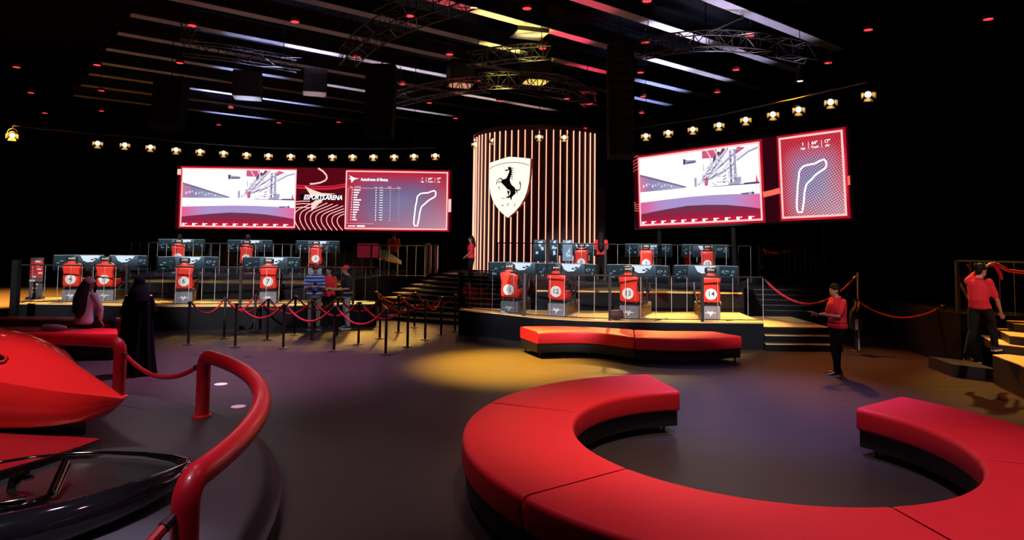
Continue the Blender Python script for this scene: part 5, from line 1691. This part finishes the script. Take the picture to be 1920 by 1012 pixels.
# ------------------------------------------------------------------ ceiling steel
bd_ = Vector((1.248, 1, 0)).normalized(); bn_ = Vector((-bd_.y, bd_.x, 0))
ZC = 9.5
OFFS = [11.18, 13.65, 16.4, 18.95, 21.4, 23.9, 26.4, 28.95, 31.5, 34.0, 36.8, 39.8]
for i, of in enumerate(OFFS):
    t = thing('roof_beam', '%s pale roof beam under the black ceiling counting from the nearest' % ORD[i], 'beam', group='parallel roof beams')
    s0, s1 = {0: (14, 24), 1: (13, 26)}.get(i, (3.5, 27.5 if i < 8 else 22))
    m_ = bn_ * of + bd_ * (s0 + s1) / 2
    rz = math.atan2(bd_.y, bd_.x)
    MB().box((m_.x, m_.y, ZC + .01), (s1 - s0, .42, .022), rz=rz).build('lower_flange', M_BEAM, t)
    MB().box((m_.x, m_.y, ZC + .28), (s1 - s0, .03, .52), rz=rz).build('web', M_STEEL, t)
    MB().box((m_.x, m_.y, ZC + .55), (s1 - s0, .30, .022), rz=rz).build('upper_flange', M_STEEL, t)
    pm = bn_ * (of + .45) + bd_ * (s0 + s1) / 2
    for k in range(5):
        h_ = bn_ * of + bd_ * (s0 + (s1 - s0) * (k + .5) / 5)
        MB().box((h_.x, h_.y, (ZC + .56 + 12) / 2), (.04, .04, 12 - ZC - .56)).build('hanger', M_STEEL, t)
    o = MB().tube([pm - bd_ * (s1 - s0) / 2 + Vector((0, 0, ZC + .45)), pm + bd_ * (s1 - s0) / 2 + Vector((0, 0, ZC + .45))], .035, 8).build('conduit', M_BEAM, t, smooth=True)
# crosswise bars
for i, (xa, ya, xb, yb) in enumerate(((1330, 60, 1393, 32), (700, 20, 860, -60), (1000, -4, 1130, -40))):
    a_ = at(xa, ya, ZC - .1); b_ = at(xb, yb, ZC - .1)
    o = MB().tube([a_, b_], .04, 8).build('cross_bar', M_TRUSS, None, smooth=True)
    tag(o, ('thin cross bar under the roof beams at upper right', 'thin cross bar under the roof beams at top left of centre', 'thin cross bar at the very top centre')[i], 'bar')

# box trusses: curved rigs
def truss(label, pts, wd=.40, step=.5, r=.022):
    t = thing('lighting_truss', label, 'truss')
    pts = [Vector(p) for p in pts]
    # resample
    out = [pts[0]]
    for a_, b_ in zip(pts, pts[1:]):
        m_ = max(1, int((b_ - a_).length / step))
        out += [a_.lerp(b_, (k + 1) / m_) for k in range(m_)]
    fr2 = []
    for i, p_ in enumerate(out):
        d = (out[min(i + 1, len(out) - 1)] - out[max(i - 1, 0)]); d.normalize()
        s_ = Vector((-d.y, d.x, 0)).normalized(); u_ = Vector((0, 0, 1))
        fr2.append([p_ + s_ * wd / 2 * a_ + u_ * wd / 2 * b_ for a_, b_ in ((-1, -1), (1, -1), (1, 1), (-1, 1))])
    for k in range(4):
        MB().tube([f_[k] for f_ in fr2], r, 6).build('chord', M_TRUSS, t, smooth=True)
    br = MB()
    for i in range(len(fr2) - 1):
        for k in range(4):
            k2 = (k + 1) % 4
            a_, b_ = (fr2[i][k], fr2[i + 1][k2]) if i % 2 == 0 else (fr2[i][k2], fr2[i + 1][k])
            br.tube([a_, b_], r * .55, 4, caps=False)
            br.tube([fr2[i][k], fr2[i][k2]], r * .55, 4, caps=False)
    o = br.build('bracing', M_TRUSS, t, fix=False); o['kind'] = 'stuff'
    for i in (1, len(out) - 2):
        MB().tube([out[i] + Vector((0, 0, wd / 2)), Vector((out[i].x, out[i].y, 12))], .012, 5).build('hanger', M_STEEL, t)
    return t


def T(x, y, z):
    return at(x, y, z)


def arc3(pl_, z, n_=14):
    return [Vector((q[0], q[1], z)) for q in smooth_line([T(x, y, z)[:2] for x, y in pl_], n_)]


truss('large curved truss at top centre sweeping up out of view', arc3([(652, 108), (690, 72), (760, 34), (880, -10)], 8.6), .55, .6)
truss('curved truss above the left line array speaker', arc3([(740, 187), (800, 172), (850, 163), (915, 158)], 8.2), .5, .6)
truss('curved truss between the hung speakers above the tower', arc3([(900, 152), (980, 150), (1060, 160), (1108, 188)], 8.2), .5, .6)
truss('long truss crossing the amber lit beams above the tower', arc3([(880, 112), (960, 101), (1030, 95)], 8.6, 8), .45, .6)
truss('long curved truss at upper right above the spot lamps', arc3([(1203, 94), (1260, 82), (1340, 76), (1430, 83), (1520, 102)], 8.6), .5, .6)
truss('dark truss above the left LED screen', arc3([(345, 90), (420, 98), (480, 108), (560, 122)], 8.8, 8), .45, .6)
truss('upright red lit truss end at upper left', arc3([(340, 62), (375, 66)], 8.8, 3), .5, .5)

# ------------------------------------------------------------------ hung speakers
def line_array(label, x, y, Y, n_, w_, lean=1.0, hbox=.30):
    p_ = atY(x, y, Y)
    t = thing('line_array', label, 'speaker', p_, 0)
    pos = Vector((0, 0, 0)); ang = 0
    for k in range(n_):
        ang = lean * (k / n_) ** 2 * .75
        R = Matrix.Rotation(-ang, 4, 'X')
        c = pos + (R @ Vector((0, 0, -hbox / 2)))
        me = MB().box((0, 0, 0), (w_, .55, hbox - .015)).mesh('cabinet'); me.materials.append(M_WALL)
        o = link('cabinet', me, None, t); o.matrix_local = Matrix.Translation(c) @ R
        g = MB().box((0, -.285, 0), (w_ - .06, .02, hbox - .06)).build('grille', M_BLACK, o)
        pos = pos + (R @ Vector((0, 0, -hbox)))
    hg = MB(); hg.tube([(0, 0, 0), (0, 0, 12 - p_.z)], .015, 5); hg.box((0, 0, .05), (w_, .5, .08)); hg.build('fly_frame', M_STEEL, t)
    return t


line_array('black line array speaker hanging left of the tower', 716, 128, 22.0, 8, .95)
line_array('black line array speaker hanging above the left LED screen', 322, 150, 23.0, 6, 1.0)
line_array('tall black line array speaker hanging right of the tower', 1163, 88, 21.0, 12, .80, .35)


def sub(label, x, yb, Y, w_, h_, glow, gcol, d_=.95, rz=.3):
    p_ = atY(x, yb, Y)
    light('speaker_uplight', 'SPOT', p_ + Vector((0, -.3, -2.0)), p_, glow, gcol, .08, 30, .3)  # added light below each speaker, tints its pale underside
    t = thing('hung_speaker', label, 'speaker', p_, rz, 'square speakers hung from the rig')
    bevel(MB().box((0, 0, h_ / 2), (w_, d_, h_)).build('cabinet', M_BLACK, t), .02)
    MB().box((0, 0, -.006), (w_ - .04, d_ - .04, .012)).build('underside', M_PALE, t)
    MB().box((0, -d_ / 2 - .01, h_ / 2), (w_ - .06, .02, h_ - .06)).build('grille', M_STEEL, t)
    MB().tube([(0, 0, h_), (0, 0, 12 - p_.z)], .015, 5).build('hanger', M_STEEL, t)


sub('hung square speaker with pale blue underside above the left LED screen', 464, 184, 26.0, 1.05, 1.0, 330, (.62, .70, 1.0))
sub('hung square speaker with dim pink underside, second from the left', 590, 176, 26.0, .9, .9, 110, (.9, .66, .72))
sub('hung square speaker with orange underside left of the yellow one', 863, 160, 26.0, .95, .9, 190, (1.0, .50, .22))
sub('hung square speaker with bright yellow underside above the tower', 1004, 154, 25.0, .92, 1.0, 420, (1.0, .70, .10))
sub('large hung speaker with dim olive underside at top centre', 992, 66, 22.0, 1.1, .9, 60, (.9, .8, .5))

# ------------------------------------------------------------------ spot lamps with barn doors
def make_spot(label, group):
    t = thing('spot_lamp', label, 'lamp', group=group)
    hs_ = MB(); hs_.tube([(0, .26, .02), (0, .20, .02), (0, -.02, 0), (0, -.06, 0)], [.06, .11, .12, .125], 14); hs_.build('housing', M_BLACK, t, smooth=True)
    MB().tube([(0, -.064, 0), (0, -.072, 0)], [.088, .084], 16).build('lens', emat('lens_glow', (1.0, .84, .55), 5.0), t)
    MB().tube([(0, -.05, 0), (0, -.10, 0)], [.128, .128], 16, caps=False).build('reflector_ring', M_BRASS, t, smooth=True)
    for q, (cx, cz_) in enumerate(((0, -1), (-1, 0), (1, 0), (0, 1))):
        if q == 3:
            continue
        elif q == 0:
            pts = [(-.09, -.07, -.11), (.09, -.07, -.11), (.13, -.21, -.19), (-.13, -.21, -.19)]
        else:
            pts = [(cx * .11, -.07, -.08), (cx * .11, -.07, .07), (cx * .19, -.19, .05), (cx * .19, -.19, -.12)]
        pts = [Vector(p_) for p_ in pts]
        nn = (pts[1] - pts[0]).cross(pts[2] - pts[0]).normalized() * .006
        MB().add([p_ + nn for p_ in pts] + [p_ - nn for p_ in pts], [(0, 1, 2, 3), (7, 6, 5, 4), (0, 4, 5, 1), (1, 5, 6, 2), (2, 6, 7, 3), (3, 7, 4, 0)]).build('barn_door', M_BRASS, t)
    yk = MB(); yk.tube([(-.14, .06, 0), (-.15, .06, .10), (-.10, .06, .20), (0, .06, .24), (.10, .06, .20), (.15, .06, .10), (.14, .06, 0)], .012, 6)
    yk.tube([(0, .06, .24), (0, .06, .34)], .02, 6); yk.build('yoke', M_STEEL, t, smooth=True)
    return t


LROW = [(23, 253), (183, 268), (234, 271), (282, 275), (330, 280), (375, 283), (419, 286), (462, 289), (503, 291), (545, 292), (584, 293), (623, 293), (661, 293), (700, 293), (739, 293), (776, 292), (816, 291)]
RROW = [(1164, 260), (1211, 254), (1253, 248), (1299, 242), (1348, 234), (1398, 224), (1449, 214), (1497, 205), (1557, 191), (1627, 177)]
TROW = [(891, 270), (925, 263), (964, 261), (1011, 256), (1058, 257)]
spot0 = None
LP = []
for row, nm, z_ in ((LROW, 'in the row above the left LED screen', 5.75), (RROW, 'in the row above the right LED screen', 6.2), (TROW, 'in front of the tower rim', 6.55)):
    pts_ = []
    for i, (x_, y_) in enumerate(row):
        q = at(x_, y_, z_)
        lb = '%s small brass spot lamp from the left %s' % (ORD[i], nm)
        tgt = Vector((q.x * .45, max(4, q.y - 12), 0))
        rz = math.atan2(-(q.x - tgt.x), (q.y - tgt.y))
        rz = math.atan2(tgt.x - q.x, -(tgt.y - q.y))
        if spot0 is None:
            spot0 = make_spot(lb, 'brass spot lamps'); spot_tree = descend(spot0); r = spot0; r.location = q; r.rotation_euler = (0, 0, rz)
        else:
            r = copy_tree(spot0, spot_tree, lb, q, rz)
        sc_l = 0.88
        r.scale = (sc_l,) * 3
        r.rotation_euler = (math.radians(14), 0, rz)
        pts_.append(q + r.rotation_euler.to_matrix() @ Vector((0, .06, .34 * sc_l)))
        LP.append((row is LROW, row is RROW, i, q))
    bar = thing('lamp_bar', 'thin dark pipe carrying the spot lamps %s' % nm, 'pipe')
    MB().tube(pts_, .025, 6).build('pipe', M_TRUSS, bar, smooth=True)
    for p_ in (pts_[1], pts_[-2]):
        MB().tube([p_, Vector((p_.x, p_.y, 12))], .01, 5).build('hanger', M_STEEL, bar)
# the light these lamps throw on the decks
for lrow, rrow, i, q in LP:
    if lrow and i % 2 == 1:
        light('lamp_beam', 'SPOT', q + Vector((0, -.2, -.1)), (q.x * .94, 19.2, Z1), 3600, (1.0, .52, .10), .06, 22, .6)
    if rrow and i % 2 == 0 and i < 9:
        light('lamp_beam', 'SPOT', q + Vector((-.1, -.2, -.1)), (q.x * .62 + .6, 17.0, Z1), 3300, (1.0, .55, .12), .06, 27, .6)
for x_, y_, z_ in ((-1.6, 22.2, 6.4), (2.6, 22.8, 6.4)):
    light('lamp_beam', 'SPOT', (x_, y_, z_), (x_ * .8, 18.5, 0.5), 600, (1.0, .46, .10), .06, 56, .8)
for x_, y_, z_ in ((1.2, 16.6, 1.3), (5.0, 16.6, 1.3), (2.8, 23.2, 2.0), (6.2, 23.2, 2.0)):
    light('seat_key', 'SPOT', (x_ * .45 - 1.0, y_ - 14, 7.6), (x_, y_, z_), 12000, (1.0, .88, .84), .15, 17, .6)  # added seat keys from here on, no fixtures hung for them
light('seat_key', 'SPOT', (-2.6, 3.5, 7.4), (-.05, 16.8, 1.3), 6500, (1.0, .88, .84), .15, 6, .5)
for x_, y_, z_ in ((-12.0, 18.8, 1.2), (-7.6, 18.8, 1.2), (-11.6, 25.2, 1.8), (-8.2, 25.2, 1.8)):
    light('seat_key', 'SPOT', (x_ * .7, y_ - 14, 7.6), (x_, y_, z_), 12000, (1.0, .88, .84), .15, 15, .6)

# ------------------------------------------------------------------ little red lamps in the ceiling grid
RED = [(31, 126), (182, 122), (58, 174), (190, 170), (84, 212), (190, 208), (360, 48), (553, 41), (337, 118), (310, 205), (305, 236), (433, 202), (410, 234), (523, 230), (490, 257), (594, 255), (768, 30), (669, 106), (635, 229),
       (686, 249), (754, 158), (805, 193), (843, 102), (854, 222), (988, 16), (1017, 91), (895, 151), (936, 189), (1063, 185), (1213, 2), (1210, 80), (1201, 136), (1206, 181), (1203, 212), (1407, 67), (1380, 131), (1345, 173), (1553, 118), (1628, 56), (1853, 36)]
rl0 = None
for i, (x_, y_) in enumerate(sorted(RED)):
    q = at(x_, y_, 9.0)
    lb = '%s small red downlight in the dark ceiling counting from the left' % ORD[i]
    if rl0 is None:
        rl0 = thing('red_downlight', lb, 'lamp', q, 0, 'red downlights in the ceiling')
        MB().lathe([(.13, 0), (.14, .02), (.14, .10), (.05, .14)], n=16).build('housing', mat('lamp_maroon', (0.20, 0.01, 0.012), .5, noise=.1), rl0, smooth=True)
        MB().lathe([(.125, -.006), (.125, 0)], n=16).build('lens', emat('red_lens', (1.0, .05, .06), 1.5), rl0)
        MB().tube([(0, 0, .14), (0, 0, 3.0)], .012, 5).build('stem', M_STEEL, rl0)
        rl_tree = descend(rl0)
    else:
        copy_tree(rl0, rl_tree, lb, q)
# one white work lamp at upper right
q = at(1500, 152, 8.0)
t = thing('work_lamp', 'single white lamp hanging above the right lamp row', 'lamp', q)
MB().lathe([(.10, 0), (.13, .05), (.13, .45), (.06, .55)], n=14).build('housing', M_BLACK, t, smooth=True); MB().lathe([(.10, -.006), (.10, 0)], n=14).build('lens', emat('white_lens', (.9, .95, 1.0), 1.6), t)
MB().tube([(0, 0, .55), (0, 0, 4.0)], .012, 5).build('stem', M_STEEL, t)

# tall dark pillar, banner, show panels
def dark_post(label, px, Y, z0, z1, w_):
    p_ = atY(px, 520, Y)
    t = thing('stage_pillar', label, 'pillar', (p_.x, Y, 0))
    bevel(MB().box((0, 0, (z0 + z1) / 2), (w_, w_, z1 - z0)).build('shaft', M_WALL, t), .02)
    MB().box((0, 0, z0 + .02), (w_ + .12, w_ + .12, .04)).build('foot', M_BLACK, t)


dark_post('black pillar at the far left end of the lower left stage', 30, 17.0, 0, 1.85, .16)
p_ = atY(68, 525, 19.4)
t = thing('banner_stand', 'narrow red and grey banner stand left of simulator four', 'banner', (p_.x, 19.4, Z1), .2)
MB().box((0, 0, .03), (.40, .25, .06)).build('foot', M_DARK, t)
MB().box((0, 0, .62), (.34, .02, 1.14)).build('banner_cloth', mat('banner_grey', (.10, .09, .10), .7, noise=.3), t)
MB().box((0, -.013, .86), (.32, .006, .48)).build('red_print', mat('banner_red', (.62, .02, .03), .7, noise=.2), t)
rnd = random.Random(3)
pr = MB()
for i in range(9):
    pr.box((rnd.uniform(-.1, .1), -.017, .2 + i * .11), (rnd.uniform(.06, .16), .004, .05), 0)
o = pr.build('pale_print', M_WHITE, t); o['kind'] = 'stuff'
for i, (px, w_, lb) in enumerate(((1012, .42, 'narrow lit display panel behind the glass, left of simulator eight, first of three'), (1038, .30, 'narrow lit display panel behind the glass, left of simulator eight, middle one'), (1064, .36, 'narrow lit display panel behind the glass, immediately left of simulator eight'))):
    q = atY(px, 478, 23.3)
    t = thing('lit_display', lb, 'display', (q.x, 23.3, ZR))
    bevel(MB().box((0, .03, 1.0), (w_, .05, .75)).build('case', M_DARK, t), .01)
    MB().box((0, .05, .32), (.08, .05, .64)).build('stand', M_STEEL, t); MB().box((0, .05, .015), (.3, .3, .03)).build('foot', M_STEEL, t)
    sc = MB(); flat(sc, [(-w_ / 2 + .01, .64), (w_ / 2 - .01, .64), (w_ / 2 - .01, 1.36), (-w_ / 2 + .01, 1.36)], .0)
    fb(sc, 'screen', (M_MONG, M_MONG, emat('panel_blue', (.34, .46, .62), .8))[i], t)
    sc = MB()
    for k in range(6):
        x_ = rnd.uniform(-w_ / 2 + .03, w_ / 2 - .12); z_ = rnd.uniform(.75, 1.25)
        flat(sc, [(x_, z_), (x_ + rnd.uniform(.05, .1), z_ + .03), (x_ + .08, z_ + rnd.uniform(.06, .14)), (x_ + .01, z_ + .1)], .004)
    fb(sc, 'picture_shapes', M_MONS, t)
for i, (px, lb) in enumerate(((806, 'shiny column standing in for a glass reflection, upper left stage, left one'), (818, 'shiny column standing in for a glass reflection, upper left stage, right one'))):
    q = atY(px, 470, 27.0)
    t = thing('reflection_column', lb, 'column', (q.x, 27.0, ZL))  # chrome column built in place of a reflection in the glass
    MB().lathe([(.09, 0), (.09, 1.1)], n=16).build('shaft', M_CHROME, t, smooth=True); MB().lathe([(.10, 1.1), (.10, 1.14), (.05, 1.16)], n=16).build('cap', M_STEEL, t, smooth=True)
q = atY(690, 474, 26.6)
t = thing('lit_display', 'dark red lit panel at the back of the upper left stage', 'display', (q.x, 26.6, ZL))
MB().box((0, .03, .85), (.9, .05, .7)).build('case', M_DARK, t); MB().box((0, .05, .25), (.5, .05, .5)).build('stand', M_STEEL, t)
sc = MB(); flat(sc, [(-.43, .62), (.43, .62), (.43, 1.17), (-.43, 1.17)], .0); fb(sc, 'screen', emat('panel_red', (.20, .008, .02), .7), t)
q = atY(742, 484, 25.4)
t = thing('white_banner', 'tilted white and silver show board before the person in red on the upper left stage', 'board', (q.x - .1, 25.2, ZL))
MB().add([(-.55, 0, .95), (-.25, 0, .95), (.35, 0, .55), (.35, 0, .42), (-.55, 0, .62), (-.55, .03, .95), (-.25, .03, .95), (.35, .03, .55), (.35, .03, .42), (-.55, .03, .62)], [(0, 1, 2, 3, 4), (9, 8, 7, 6, 5), (0, 5, 6, 1), (1, 6, 7, 2), (2, 7, 8, 3), (3, 8, 9, 4), (4, 9, 5, 0)]).build('board_face', mat('silver_board', (.55, .58, .62), .35, .3, noise=.15), t)
MB().add([(-.55, -.004, .70), (.34, -.004, .47), (.34, -.004, .44), (-.55, -.004, .65)], [(0, 1, 2, 3)]).build('red_band', mat('banner_red', (.62, .02, .03), .7), t)
MB().box((-.3, .02, .32), (.05, .05, .64)).build('leg', M_STEEL, t); MB().box((.2, .02, .25), (.05, .05, .5)).build('leg', M_STEEL, t)
